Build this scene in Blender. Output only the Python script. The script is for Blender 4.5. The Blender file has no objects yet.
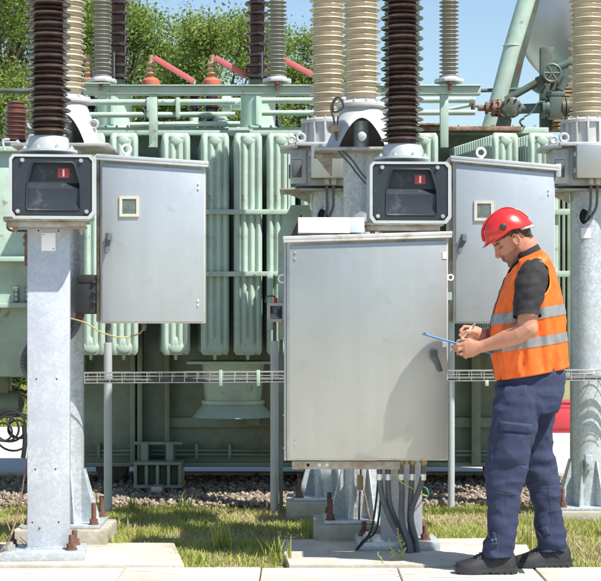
import bpy, bmesh, math, random
import numpy as np
from mathutils import Vector, Matrix, noise
random.seed(7); rng = np.random.default_rng(7)
D = bpy.data; SC = bpy.context.scene; COL = SC.collection
R = math.radians; PI = math.pi
F = 1656.0; CX = 300.5; HZ = 320.0; CH = 1.2      # focal length in photo pixels, principal column, horizon row, eye height
def X(px, Y): return (px - CX) * Y / F
def Z(py, Y): return CH + (HZ - py) * Y / F
def P(px, py, Y): return Vector((X(px, Y), Y, Z(py, Y)))

# ------------------------------------------------------------------ materials
def mat(name, col, rough=0.5, metal=0.0, var=0.12, scale=6.0, bump=0.0, bscale=60.0, dirt=None, dscale=2.5,
        dthr=0.55, dw=0.15, coat=0.0, spec=0.5, island=0.0, stretch=None, cols=None, voro=0.0, vscale=60, trans=0.0, rvar=0.0, hue2=None, rust=None):
    m = D.materials.new(name); m.use_nodes = True; nt = m.node_tree; N = nt.nodes; L = nt.links
    b = N['Principled BSDF']; b.inputs['Roughness'].default_value = rough; b.inputs['Metallic'].default_value = metal
    b.inputs['Specular IOR Level'].default_value = spec
    if coat: b.inputs['Coat Weight'].default_value = coat; b.inputs['Coat Roughness'].default_value = 0.1
    tc = N.new('ShaderNodeTexCoord'); src = tc.outputs['Object']
    if stretch:
        mp = N.new('ShaderNodeMapping'); mp.inputs['Scale'].default_value = stretch; L.new(src, mp.inputs['Vector']); vec = mp.outputs[0]
    else: vec = src
    def noi(s, d=5, v=None, rg=0.6):
        n = N.new('ShaderNodeTexNoise'); n.inputs['Scale'].default_value = s; n.inputs['Detail'].default_value = d
        n.inputs['Roughness'].default_value = rg; L.new(v or vec, n.inputs['Vector']); return n.outputs['Fac']
    def ramp(fac, stops):
        r = N.new('ShaderNodeValToRGB'); el = r.color_ramp.elements
        while len(el) < len(stops): el.new(0.5)
        for e, (p, c) in zip(el, stops): e.position = p; e.color = (*c, 1)
        L.new(fac, r.inputs[0]); return r.outputs[0]
    def mix(fac, a, c):
        x = N.new('ShaderNodeMix'); x.data_type = 'RGBA'
        if isinstance(fac, float): x.inputs[0].default_value = fac
        else: L.new(fac, x.inputs[0])
        for s, i in ((a, 6), (c, 7)):
            if isinstance(s, tuple): x.inputs[i].default_value = (*s, 1)
            else: L.new(s, x.inputs[i])
        return x.outputs[2]
    dk = tuple(c * (1 - var) for c in col); lt = tuple(min(1, c * (1 + var)) for c in col)
    if hue2: lt = hue2
    out = ramp(noi(scale), [(0.3, dk), (0.7, lt)])
    if cols:
        g = N.new('ShaderNodeNewGeometry'); out2 = ramp(g.outputs['Random Per Island'], [(i / max(1, len(cols) - 1), c) for i, c in enumerate(cols)])
        out = mix(island or 0.8, out, out2)
    if voro:
        v = N.new('ShaderNodeTexVoronoi'); v.inputs['Scale'].default_value = vscale; L.new(src, v.inputs['Vector'])
        bw = N.new('ShaderNodeRGBToBW'); L.new(v.outputs['Color'], bw.inputs[0])
        out = mix(voro, out, ramp(bw.outputs[0], [(0.25, tuple(c * .55 for c in col)), (0.75, tuple(min(1, c * 1.3) for c in col))]))
    if dirt:
        f = ramp(noi(dscale, 7, src, .68), [(dthr - dw / 2, (0, 0, 0)), (dthr + dw / 2, (1, 1, 1))]); out = mix(f, out, dirt)
    if rust:
        f = ramp(noi(9, 8, src, .72), [(.60, (0, 0, 0)), (.68, (1, 1, 1))]); out = mix(f, out, rust)
    L.new(out, b.inputs['Base Color'])
    if rvar:
        mr = N.new('ShaderNodeMapRange'); mr.inputs[3].default_value = max(.02, rough - rvar); mr.inputs[4].default_value = rough + rvar
        L.new(noi(scale * 1.7, 6, src), mr.inputs[0]); L.new(mr.outputs[0], b.inputs['Roughness'])
    if bump:
        bp = N.new('ShaderNodeBump'); bp.inputs['Strength'].default_value = 1; bp.inputs['Distance'].default_value = bump
        L.new(noi(bscale, 6), bp.inputs['Height']); L.new(bp.outputs[0], b.inputs['Normal'])
    if trans:
        t = N.new('ShaderNodeBsdfTranslucent'); L.new(out, t.inputs[0]); ms = N.new('ShaderNodeMixShader'); ms.inputs[0].default_value = trans
        L.new(b.outputs[0], ms.inputs[1]); L.new(t.outputs[0], ms.inputs[2]); L.new(ms.outputs[0], N['Material Output'].inputs[0])
    return m
M = {}
M['galv'] = mat('galvanised', (.52, .57, .60), .42, .35, .14, 5, .0004, 90, dirt=(.40, .43, .44), dscale=5, dthr=.56, dw=.25, voro=.35, vscale=70, rvar=.08)
M['galv_post'] = mat('galvanised_post', (.55, .58, .62), .45, .3, .10, 4, .0004, 90, dirt=(.42, .44, .50), dscale=3.2, dthr=.52, dw=.3, voro=.25, vscale=90, stretch=(2, 2, .7), rvar=.06, rust=None)
M['casting'] = mat('cast_aluminium', (.50, .505, .50), .5, .25, .1, 9, .0006, 120, dirt=(.40, .38, .34), dscale=6, dthr=.62)
M['plate'] = mat('weathered_plate', (.42, .41, .38), .5, .4, .2, 12, .0006, 80, dirt=(.27, .20, .13), dscale=7, dthr=.55)
M['steel'] = mat('brushed_cabinet', (.43, .445, .425), .38, .68, .05, 2.2, .00012, 220, stretch=(6, 6, .35), rvar=.07, rust=(.385, .39, .365), dirt=(.40, .40, .365), dscale=3, dthr=.6, dw=.3)
M['cab'] = mat('painted_cabinet', (.45, .49, .515), .40, .5, .045, 2.5, .0001, 200, stretch=(5, 5, .4), rvar=.07, rust=(.40, .43, .44), dirt=(.40, .435, .45), dscale=2.5, dthr=.58, dw=.3)
M['cab_edge'] = mat('cabinet_edge', (.60, .60, .57), .5, .4, .1, 10, dirt=(.42, .36, .28), dscale=9, dthr=.60)
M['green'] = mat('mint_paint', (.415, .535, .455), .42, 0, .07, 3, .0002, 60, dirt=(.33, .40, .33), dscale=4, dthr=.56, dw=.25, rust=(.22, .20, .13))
M['green_shade'] = mat('mint_paint_shaded', (.235, .30, .24), .5, 0, .10, 2.2, .0003, 60, dirt=(.15, .15, .10), dscale=2.5, dthr=.56, dw=.3)  # mint paint darkened: shade around the tank is mixed into this colour
M['green_p'] = mat('green_pipe_paint', (.085, .125, .11), .4, 0, .15, 5, .0003, 60, dirt=(.09, .075, .05), dscale=8, dthr=.54)
M['brown'] = mat('brown_porcelain', (.045, .020, .017), .15, 0, .25, 4, coat=.5, dirt=(.10, .075, .06), dscale=7, dthr=.56, dw=.3, rvar=.1)
M['brown_r'] = mat('reddish_porcelain', (.13, .045, .035), .35, 0, .2, 6, coat=.2)
M['purple'] = mat('dark_bushing_porcelain', (.032, .015, .016), .18, 0, .25, 6, coat=.5)
M['beige'] = mat('beige_porcelain', (.60, .52, .38), .28, 0, .07, 5, coat=.35, dirt=(.40, .32, .20), dscale=8, dthr=.64, dw=.2)
M['grey_sil'] = mat('grey_insulator', (.28, .27, .23), .45, 0, .1, 8)
M['cover'] = mat('dark_cover', (.020, .027, .037), .42, 0, .2, 5, .0002, 300, dirt=(.10, .10, .10), dscale=10, dthr=.66, dw=.2, rvar=.08)
M['frame_w'] = mat('box_frame', (.46, .49, .50), .45, .2, .08, 8, dirt=(.40, .37, .32), dscale=8, dthr=.62)
M['black'] = mat('black_rubber', (.022, .024, .027), .5, 0, .2, 10)
M['cable'] = mat('dusty_cable', (.11, .115, .12), .5, 0, .25, 10)
M['dgrey'] = mat('dark_grey_plastic', (.09, .10, .11), .4, 0, .2, 10)
M['hole'] = mat('hole_dark', (.008, .008, .008), .8, 0, .1, 10)
M['white'] = mat('white_plastic', (.80, .81, .82), .5, 0, .03, 6)
M['red'] = mat('red_plastic', (.52, .03, .02), .4, 0, .1, 8)
M['redbox'] = mat('red_container_paint', (.55, .05, .06), .5, 0, .12, 2)
M['bolt'] = mat('zinc_bolt', (.55, .55, .52), .35, .8, .15, 30)
M['rust'] = mat('rusty_bolt', (.16, .08, .055), .85, .1, .35, 40, .0012, 90)
M['rustpaint'] = mat('rusty_valve', (.28, .17, .11), .75, .1, .3, 20, .001, 90, dirt=(.12, .07, .05), dscale=12, dthr=.5)
M['brass'] = mat('brass', (.36, .27, .15), .5, .4, .2, 20)
M['orange'] = mat('orange_cap', (.46, .13, .07), .5, 0, .1, 8)
M['pink'] = mat('red_busbar_sleeve', (.55, .13, .13), .5, 0, .08, 6)
M['glass'] = mat('window_glass', (.10, .13, .13), .08, 0, .4, 18, coat=1)
M['cream'] = mat('cream_seal', (.56, .52, .42), .6, 0, .08, 20)
M['screen'] = mat('dark_screen', (.015, .025, .035), .1, 0, .3, 14, coat=1)
M['tankend'] = mat('tank_steel', (.46, .46, .45), .36, .6, .05, 2)
M['louvre'] = mat('tan_louvre', (.32, .22, .12), .7, 0, .2, 8)
M['yg'] = mat('yellow_green_wire', (.38, .45, .12), .5, 0, .1, 8)
M['ywire'] = mat('yellow_wire', (.45, .33, .13), .6, 0, .1, 8)
M['silver_tape'] = mat('silver_tape', (.75, .76, .76), .3, .6, .1, 30)
M['conc'] = mat('concrete', (.50, .46, .39), .9, 0, .12, 5, .002, 70, dirt=(.36, .31, .24), dscale=3.5, dthr=.57, dw=.25, rust=(.36, .27, .18))
M['plinth'] = mat('plinth_concrete', (.40, .37, .31), .92, 0, .16, 6, .003, 40, dirt=(.27, .25, .19), dscale=5, dthr=.55)
M['road'] = mat('far_paving', (.44, .44, .42), .9, 0, .06, 1.5, .001, 40)

# ------------------------------------------------------------------ geometry helpers
ORG = {}
class MB:
    def __init__(s): s.b = bmesh.new()
    def box(s, x0, x1, y0, y1, z0, z1, bev=0.0, rz=0, c=None, seg=2):
        t = bmesh.new()
        vs = [t.verts.new((x, y, z)) for z in (z0, z1) for y in (y0, y1) for x in (x0, x1)]
        for f in ((0, 2, 3, 1), (4, 5, 7, 6), (0, 1, 5, 4), (1, 3, 7, 5), (3, 2, 6, 7), (2, 0, 4, 6)): t.faces.new([vs[i] for i in f])
        if bev: bmesh.ops.bevel(t, geom=t.edges[:], offset=bev, segments=seg, affect='EDGES', profile=.5)
        if rz: bmesh.ops.rotate(t, verts=t.verts, cent=c or ((x0 + x1) / 2, (y0 + y1) / 2, 0), matrix=Matrix.Rotation(rz, 3, 'Z'))
        s.add(t); return s
    def add(s, t):
        me = D.meshes.new('t'); t.to_mesh(me); t.free(); s.b.from_mesh(me); D.meshes.remove(me)
    def prism(s, pts, y0, y1, bev=0.0):            # pts: (x,z) outline, extruded along y
        t = bmesh.new(); a = [t.verts.new((x, y0, z)) for x, z in pts]; c = [t.verts.new((x, y1, z)) for x, z in pts]; n = len(pts)
        t.faces.new(a); t.faces.new(c[::-1])
        for i in range(n): t.faces.new([a[i], c[i], c[(i + 1) % n], a[(i + 1) % n]])
        bmesh.ops.recalc_face_normals(t, faces=t.faces)
        if bev: bmesh.ops.bevel(t, geom=t.edges[:], offset=bev, segments=2, affect='EDGES', profile=.5)
        s.add(t); return s
    def prismz(s, pts, z0, z1, bev=0.0):
        t = bmesh.new(); a = [t.verts.new((x, y, z0)) for x, y in pts]; c = [t.verts.new((x, y, z1)) for x, y in pts]; n = len(pts)
        t.faces.new(a); t.faces.new(c[::-1])
        for i in range(n): t.faces.new([a[i], c[i], c[(i + 1) % n], a[(i + 1) % n]])
        bmesh.ops.recalc_face_normals(t, faces=t.faces)
        if bev: bmesh.ops.bevel(t, geom=t.edges[:], offset=bev, segments=2, affect='EDGES', profile=.5)
        s.add(t); return s
    def cyl(s, p0, p1, r0, r1=None, n=20):
        r1 = r0 if r1 is None else r1
        return s.loft([(p0, r0, r0), (p1, r1, r1)], n)
    def loft(s, rings, n=20, caps=True, up=None):   # rings: (centre, ru, rv) perpendicular to the path
        pts = [Vector(r[0]) for r in rings]; vs = []; u = None
        for i, r in enumerate(rings):
            d = (pts[min(i + 1, len(pts) - 1)] - pts[max(i - 1, 0)]).normalized()
            if u is None:
                u = Vector(up) if up else (Vector((0, 0, 1)) if abs(d.z) < .9 else Vector((1, 0, 0)))
            u = (u - d * u.dot(d)).normalized(); v = d.cross(u)
            vs.append([s.b.verts.new(pts[i] + u * (r[1] * math.cos(a)) + v * (r[2] * math.sin(a))) for a in [2 * PI * k / n for k in range(n)]])
        s.skin(vs, caps); return s
    def skin(s, vs, caps=True):
        n = len(vs[0])
        for a, c in zip(vs, vs[1:]):
            for k in range(n): s.b.faces.new([a[k], a[(k + 1) % n], c[(k + 1) % n], c[k]])
        if caps:
            s.b.faces.new(vs[0][::-1]); s.b.faces.new(vs[-1])
    def tube(s, pts, r, n=8, sub=6):
        pts = [Vector(p) for p in pts]
        if len(pts) > 2 and sub > 1:
            q = []
            for i in range(len(pts) - 1):
                a, b, c, d = pts[max(i - 1, 0)], pts[i], pts[i + 1], pts[min(i + 2, len(pts) - 1)]
                for k in range(sub):
                    t = k / sub; q.append(.5 * ((2 * b) + (c - a) * t + (2 * a - 5 * b + 4 * c - d) * t * t + (3 * b - a - 3 * c + d) * t ** 3))
            q.append(pts[-1]); pts = q
        return s.loft([(p, r, r) for p in pts], n)
    def lathe(s, prof, c=(0, 0, 0), n=40, axis='z', caps=True):
        c = Vector(c); vs = []
        for r, h in prof:
            ring = []
            for k in range(n):
                a = 2 * PI * k / n; x, y = r * math.cos(a), r * math.sin(a)
                ring.append(s.b.verts.new(c + (Vector((x, y, h)) if axis == 'z' else Vector((x, h, y)) if axis == 'y' else Vector((h, x, y)))))
            vs.append(ring)
        s.skin(vs, caps); return s
    def sph(s, c, r, n=14, rot=None):
        r = r if hasattr(r, '__len__') else (r, r, r); t = bmesh.new(); bmesh.ops.create_uvsphere(t, u_segments=n * 2, v_segments=n, radius=1)
        mx = Matrix.Translation(Vector(c)) @ (rot.to_4x4() if rot else Matrix.Identity(4)) @ Matrix.Diagonal((*r, 1))
        bmesh.ops.transform(t, matrix=mx, verts=t.verts); s.add(t); return s
    def torus(s, c, R0, r, axis='y', n=24, m=8, arc=2 * PI):
        c = Vector(c); pts = []
        for k in range(n + 1):
            a = arc * k / n; x, y = R0 * math.cos(a), R0 * math.sin(a)
            pts.append(c + (Vector((x, 0, y)) if axis == 'y' else Vector((0, x, y)) if axis == 'x' else Vector((x, y, 0))))
        return s.loft([(p, r, r) for p in pts], m, caps=arc < 6.28)
    def quad(s, *p):
        s.b.faces.new([s.b.verts.new(q) for q in p]); return s
    def bolt(s, p, r=.012, axis='y', h=.012):
        p = Vector(p); d = Vector((0, -h, 0)) if axis == 'y' else Vector((0, 0, h)) if axis == 'z' else Vector((-h, 0, 0))
        s.cyl(p, p + d, r, r, 6); s.cyl(p, p + d * 1.6, r * .5, r * .5, 8); return s
    def build(s, name, m, parent=None, sharp=32, recalc=True, org=None):
        b = s.b
        if recalc: bmesh.ops.recalc_face_normals(b, faces=b.faces)
        o0 = org or (ORG[parent.name] if parent else Vector((0, 0, 0)))
        bmesh.ops.translate(b, verts=b.verts, vec=-Vector(o0))
        th = R(sharp)
        for f in b.faces: f.smooth = True
        for e in b.edges:
            if len(e.link_faces) == 2 and e.calc_face_angle(0) > th: e.smooth = False
        me = D.meshes.new(name); b.to_mesh(me); b.free()
        o = D.objects.new(name, me); COL.objects.link(o)
        for k in (m if isinstance(m, list) else [m]): me.materials.append(k if not isinstance(k, str) else M[k])
        if parent: o.parent = parent
        elif org is not None: o.location = org
        ORG[o.name] = Vector(o0); return o
def each(mb, name, m, parent, gap=.001):
    """one part per separate piece: pieces whose boxes touch stay together"""
    b = mb.b; b.verts.ensure_lookup_table(); seen = set(); isl = []
    for v in b.verts:
        if v in seen: continue
        st = [v]; seen.add(v); c = []
        while st:
            x = st.pop(); c.append(x)
            for e in x.link_edges:
                y = e.other_vert(x)
                if y not in seen: seen.add(y); st.append(y)
        lo = Vector([min(x.co[i] for x in c) for i in range(3)]); hi = Vector([max(x.co[i] for x in c) for i in range(3)]); isl.append([c, lo, hi])
    ch = True
    while ch:
        ch = False
        for i in range(len(isl)):
            for j in range(i + 1, len(isl)):
                if all(isl[i][1][k] - gap <= isl[j][2][k] and isl[j][1][k] - gap <= isl[i][2][k] for k in range(3)):
                    c, lo, hi = isl.pop(j); isl[i][0] += c; isl[i][1] = Vector([min(isl[i][1][k], lo[k]) for k in range(3)]); isl[i][2] = Vector([max(isl[i][2][k], hi[k]) for k in range(3)]); ch = True; break
            if ch: break
    out = []
    for c, _, _ in isl:
        n = MB(); mp = {v: n.b.verts.new(v.co) for v in c}
        for f in {f for v in c for f in v.link_faces}: n.b.faces.new([mp[v] for v in f.verts])
        out.append(n.build(name, m, parent))
    b.free(); return out
def tag(o, label=None, cat=None, group=None, kind=None):
    if label: o['label'] = label
    if cat: o['category'] = cat
    if group: o['group'] = group
    if kind: o['kind'] = kind
    return o
def thing(name, loc, label, cat, group=None):
    o = D.objects.new(name, None); COL.objects.link(o); o.empty_display_size = .1; o.location = loc; ORG[o.name] = Vector(loc)
    return tag(o, label, cat, group)
def kids(o): return [c for c in COL.objects if c.parent == o]
def copy_tree(o, parent=None, loc=None, rz=None, label=None):
    c = o.copy(); COL.objects.link(c); c.parent = parent
    if loc is not None: c.location = loc
    if rz is not None: c.rotation_euler[2] = rz
    if label: c['label'] = label
    for k in kids(o): copy_tree(k, c)
    return c
def remesh(o, vox, smooth=4, fac=.6):
    a = o.modifiers.new('r', 'REMESH'); a.mode = 'VOXEL'; a.voxel_size = vox; a.use_smooth_shade = True
    b = o.modifiers.new('s', 'SMOOTH'); b.iterations = smooth; b.factor = fac
    dg = bpy.context.evaluated_depsgraph_get(); me = D.meshes.new_from_object(o.evaluated_get(dg))
    o.modifiers.clear(); o.data = me
    for p in me.polygons: p.use_smooth = True
    return o
def boolean(o, cutter):
    a = o.modifiers.new('b', 'BOOLEAN'); a.operation = 'DIFFERENCE'; a.solver = 'EXACT'; a.object = cutter
    dg = bpy.context.evaluated_depsgraph_get(); me = D.meshes.new_from_object(o.evaluated_get(dg)); o.modifiers.clear(); o.data = me
    D.objects.remove(cutter); return o
def displace(o, fn):
    me = o.data; n = len(me.vertices); co = np.empty(n * 3, 'f'); no = np.empty(n * 3, 'f')
    me.vertices.foreach_get('co', co); me.vertex_normals.foreach_get('vector', no); co = co.reshape(-1, 3); no = no.reshape(-1, 3)
    off = ORG[o.name]
    for i in range(n):
        co[i] += no[i] * fn(Vector(co[i]) + off)
    me.vertices.foreach_set('co', co.ravel()); me.update()

def sheds(r_core, r_shed, z0, z1, pitch, small=0.0, thick=.006, drop=.012, rnd=0.0):
    # porcelain profile from z0 up to z1; each pitch one wide shed (and one narrower between)
    pr = [(r_core, z0)]; n = int((z1 - z0) / pitch)
    for i in range(n):
        z = z0 + i * pitch + pitch * .30
        for (rs, zz) in ([(r_shed, z)] + ([(small, z + pitch * .5)] if small else [])):
            pr += [(r_core + .001, zz - thick * .3), (rs * .88, zz - drop * .55 - thick * .5), (rs - .002, zz - drop - thick * .5), (rs, zz - drop), (rs - .001, zz - drop + thick * .6), (rs * .9, zz - drop * .45 + thick * .5), (r_core + .006, zz + thick * .9), (r_core, zz + thick * 2.2)]
    pr.append((r_core, z1)); return pr
# ------------------------------------------------------------------ world, sun, camera
w = D.worlds.new('World'); SC.world = w; w.use_nodes = True; nt = w.node_tree
sky = nt.nodes.new('ShaderNodeTexSky'); sky.sky_type = 'NISHITA'; sky.sun_disc = False
EL, AZ = R(56), R(50)
sdir = Vector((math.sin(AZ) * math.cos(EL), -math.cos(AZ) * math.cos(EL), math.sin(EL)))
sky.sun_elevation = EL; sky.sun_rotation = math.atan2(sdir.x, sdir.y); sky.air_density = 1.2; sky.dust_density = .35; sky.ozone_density = 3.0
nt.links.new(sky.outputs[0], nt.nodes['Background'].inputs[0]); nt.nodes['Background'].inputs[1].default_value = .095
sl = D.lights.new('sun', 'SUN'); sl.energy = 5.0; sl.angle = R(.6); sl.color = (1, .955, .88)
so = D.objects.new('sun', sl); COL.objects.link(so); so.rotation_euler = sdir.to_track_quat('Z', 'Y').to_euler(); so.location = (4, -4, 8)
cam = D.cameras.new('camera'); co = D.objects.new('camera', cam); COL.objects.link(co); SC.camera = co
co.location = (0, 0, CH); co.rotation_euler = (R(90), 0, 0); cam.sensor_width = 36; cam.lens = 36 * F / 601; cam.shift_y = (HZ - 290.5) / 601; cam.clip_end = 2000
SC.view_settings.view_transform = 'Standard'; SC.view_settings.look = 'None'; SC.view_settings.exposure = .74; SC.view_settings.gamma = 1

# ------------------------------------------------------------------ ground
def ground_mat():
    m = mat('ground_soil', (.27, .23, .12), .95, 0, .25, 3, .006, 30, dirt=(.20, .20, .07), dscale=1.6, dthr=.5, dw=.3); return m
mb = MB(); xs = [-400, -60, -20, -6, -3, 0, 3, 6, 20, 60, 400]; ys = [-300, -60, -10, 0, 5, 8, 9, 10, 11, 12, 16, 25, 60, 200, 900]
vv = [[mb.b.verts.new((x, y, -.03)) for x in xs] for y in ys]
for j in range(len(ys) - 1):
    for i in range(len(xs) - 1): mb.b.faces.new([vv[j][i], vv[j][i + 1], vv[j + 1][i + 1], vv[j + 1][i]])
tag(mb.build('ground', ground_mat()), kind='structure')
# front pavement: pale slabs with open joints
mb = MB(); jx = [-4.2, -3.3, -2.4, -1.5, -.62, .28, .62, 1.5, 2.4, 3.3, 4.2]
random.seed(3)
for row in range(16):
    y1 = 8.03 - row * .62; y0 = y1 - .612; off = (-.62 if row == 0 else random.uniform(-.3, .3))
    for k in range(-8, 9):
        x0 = k * .66 + off * .3; x1 = x0 + .652; t = random.uniform(-.0025, .0025)
        mb.box(x0, x1, y0, y1 - (0.0), -.06, .0 + t, .006)
tag(mb.build('pavement', mat('paving_slab', (.58, .545, .47), .85, 0, .07, 1.6, .0008, 80, cols=[(.52, .49, .43), (.45, .43, .38), (.54, .51, .46)], island=.35, dirt=(.42, .37, .28), dscale=3.2, dthr=.58, dw=.22)), kind='structure')
mb = MB(); mb.box(-40, 40, -20, 8.01, -.075, -.02)
tag(mb.build('pavement_bed', mat('joint_sand', (.20, .17, .12), .95)), kind='structure')
random.seed(21); mb = MB()
for px, py, l in ((118, 572, .17), (150, 574.5, .12), (20, 574, .1), (376, 571.5, .10), (384, 577, .12), (350, 575, .3), (545, 573, .2), (430, 578, .2)):
    yy = CH * F / (py - HZ); x0 = X(px, yy); p = [Vector((x0 + l * t, yy + .012 * math.sin(t * 5 + px) + random.uniform(-.003, .003), .0025)) for t in (0, .2, .4, .6, .8, 1)]; mb.tube(p, .0013, 6, 4)
tag(mb.build('pavement_crack', 'plinth'), kind='structure')
# two concrete pads carrying the breakers
def pad(c4, name='concrete_pad', z=.012):
    mb = MB(); mb.prismz([(X(px, CH * F / (py - HZ)), CH * F / (py - HZ)) for px, py in c4], -.06, z, .006); return tag(mb.build(name, 'conc'), kind='structure')
pad([(-90, 544), (174.5, 545), (184, 566.6), (-90, 566.6)]); pad([(278, 541.5), (524, 540), (536, 566.6), (289, 566.6)])
# pale paving beyond the gravel and a far strip
mb = MB(); mb.box(-14, 14, 12.75, 18.5, -.06, .006); tag(mb.build('far_pavement', 'road'), kind='structure')
mb = MB(); mb.box(-14, 14, 12.66, 12.75, -.06, .035, .008); tag(mb.build('kerb', 'conc'), kind='structure')
# gravel bed
def gravel():
    t = bmesh.new(); bmesh.ops.create_icosphere(t, subdivisions=1, radius=1); bv = np.array([v.co[:] for v in t.verts]); bf = np.array([[v.index for v in f.verts] for f in t.faces]); t.free()
    n = 12500; V = []; Fc = []
    for i in range(n):
        y = 10.72 + 1.95 * rng.random() ** 1.15; x = (rng.random() - .5) * 2 * (2.35 + (y - 10.7) * .3); r = rng.uniform(.007, .018) * (1.0 if rng.random() < .9 else 1.6)
        if y < 10.9 and rng.random() < .35: continue
        s = r * rng.uniform(.65, 1.25, 3); a = rng.uniform(0, 6.28); v = bv * (1 + .11 * rng.standard_normal((len(bv), 1))) * s
        c, q = math.cos(a), math.sin(a); v = np.stack([v[:, 0] * c - v[:, 1] * q, v[:, 0] * q + v[:, 1] * c, v[:, 2]], 1)
        tt = rng.uniform(-.6, .6); c, q = math.cos(tt), math.sin(tt); v = np.stack([v[:, 0], v[:, 1] * c - v[:, 2] * q, v[:, 1] * q + v[:, 2] * c], 1)
        Fc.append(bf + len(V) * len(bv)); V.append(v + np.array([x, y, -.01 + rng.uniform(0, .022)]))
    V = np.concatenate(V); Fc = np.concatenate(Fc); me = D.meshes.new('gravel'); me.from_pydata(V.tolist(), [], Fc.tolist()); me.polygons.foreach_set('use_smooth', [True] * len(me.polygons))
    o = D.objects.new('gravel', me); COL.objects.link(o)
    me.materials.append(mat('gravel_stone', (.30, .25, .19), .85, 0, .2, 30, cols=[(.24, .20, .15), (.10, .085, .07), (.26, .17, .11), (.44, .38, .30), (.12, .11, .095), (.30, .22, .15), (.08, .065, .055)], island=.8))
    tag(o, 'loose gravel bed of pinkish grey stones under the transformer', 'gravel', kind='stuff')
gravel()
mb = MB(); mb.box(-5, 5, 10.82, 12.66, -.05, -.012); tag(mb.build('gravel_base', mat('gravel_fines', (.22, .19, .15), .95, 0, .3, 60, .006, 60)), kind='structure')
# grass
def pn(x, y, s, z=0.): return noise.noise(Vector((x * s, y * s, z)))
def blades(name, n, region, hgt, wid, mt, label, dens=None, lean=.5):
    V = np.zeros((n, 5, 3), 'f'); k = 0; tries = 0
    x0, x1, y0, y1 = region
    while k < n and tries < n * 8:
        tries += 1; y = rng.uniform(y0, y1); x = rng.uniform(x0, x1)
        d = dens(x, y) if dens else 1
        if rng.random() > d: continue
        h = hgt * rng.uniform(.45, 1.25) * (.65 + .75 * d); a = rng.uniform(0, 2 * PI); w = wid * rng.uniform(.7, 1.3); l = lean * h * rng.uniform(.1, 1.2); b = rng.uniform(0, 2 * PI)
        dx, dy = math.cos(a) * w / 2, math.sin(a) * w / 2; lx, ly = math.cos(b) * l, math.sin(b) * l
        V[k] = [(x - dx, y - dy, -.03), (x + dx, y + dy, -.03), (x + dx * .7 + lx * .35, y + dy * .7 + ly * .35, h * .6 - .03), (x - dx * .7 + lx * .35, y - dy * .7 + ly * .35, h * .6 - .03), (x + lx, y + ly, h - .03)]
        k += 1
    V = V[:k]; me = D.meshes.new(name); me.vertices.add(k * 5); me.vertices.foreach_set('co', V.ravel())
    base = np.arange(k)[:, None] * 5; loops = (base + np.array([0, 1, 2, 3, 3, 2, 4])).ravel().astype('i')
    me.loops.add(k * 7); me.loops.foreach_set('vertex_index', loops); me.polygons.add(k * 2)
    st = (np.arange(k)[:, None] * 7 + np.array([0, 4])).ravel().astype('i'); me.polygons.foreach_set('loop_start', st)
    me.update(calc_edges=True); me.validate(); o = D.objects.new(name, me); COL.objects.link(o); me.materials.append(mt); return tag(o, label, 'grass', kind='stuff')
inpad = lambda x, y: (y < 8.86 and (x < -.655 + (8.83 - y) * .0 or (-.125 < x < 1.13)))
def dens(x, y):
    if inpad(x, y): return 0
    d = .30 + .95 * pn(x, y, 1.8) + .9 * pn(x, y, 5, 3) + .25 * pn(x, y, 13, 3)
    if y > 10.65: d *= max(0, 1 - (y - 10.65) / .25)
    if y < 8.15: d *= .6
    if -.66 < x < -.12 and y < 9: d += .25
    return max(0.03, min(1, d))
gm = mat('grass_blade', (.22, .27, .06), .6, 0, .2, 2, cols=[(.26, .35, .05), (.42, .47, .10), (.54, .50, .19), (.31, .42, .06), (.58, .50, .25), (.38, .48, .10)], island=.85, trans=.35, spec=.25)
gd = mat('dry_blade', (.30, .25, .12), .8, 0, .2, 2, cols=[(.52, .43, .25), (.36, .30, .16), (.58, .50, .31)], island=.85, trans=.2, spec=.2)
blades('grass', 44000, (-2.35, 2.35, 8.02, 10.9), .038, .0060, gm, 'patchy sunlit green grass between the pavement and the gravel', dens, .7)
blades('dry_grass', 26000, (-2.35, 2.35, 8.02, 10.9), .026, .006, gd, 'dry straw coloured thatch lying between the green grass', lambda x, y: 0 if inpad(x, y) or y > 10.85 else min(1, .62 - .6 * pn(x, y, 1.6)), 1.3)
blades('far_grass', 26000, (-5.5, -2.7, 18.6, 30), .16, .03, gm, 'bright far grass seen under the left end of the transformer', None, .5)
# tall tufts
def tuft(px, py, n, h, name='grass_tuft', label=None):
    Y = CH * F / (py - HZ); x0 = X(px, Y); mb = MB(); random.seed(int(px * 7 + py))
    for i in range(n):
        a = random.uniform(0, 6.28); l = h * random.uniform(.5, 1.1); o = Vector((x0 + random.gauss(0, .03), Y + random.gauss(0, .02), -.02)); d = Vector((math.cos(a), math.sin(a), 0)); w = random.uniform(.003, .0055)
        sd = Vector((-d.y, d.x, 0)) * w; k = random.uniform(.15, .6)
        p = [o + d * (k * l * t * t) + Vector((0, 0, l * (t - .25 * k * t * t))) for t in (0, .35, .7, 1)]
        v = [mb.b.verts.new(q) for q in (p[0] - sd, p[0] + sd, p[1] + sd, p[1] - sd, p[2] + sd * .7, p[2] - sd * .7, p[3])]
        mb.b.faces.new((v[0], v[1], v[2], v[3])); mb.b.faces.new((v[3], v[2], v[4], v[5])); mb.b.faces.new((v[5], v[4], v[6]))
    return tag(mb.build(name, gm, recalc=False, org=Vector((x0, Y, 0))), label, 'grass tuft', 'tall grass tufts')
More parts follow.
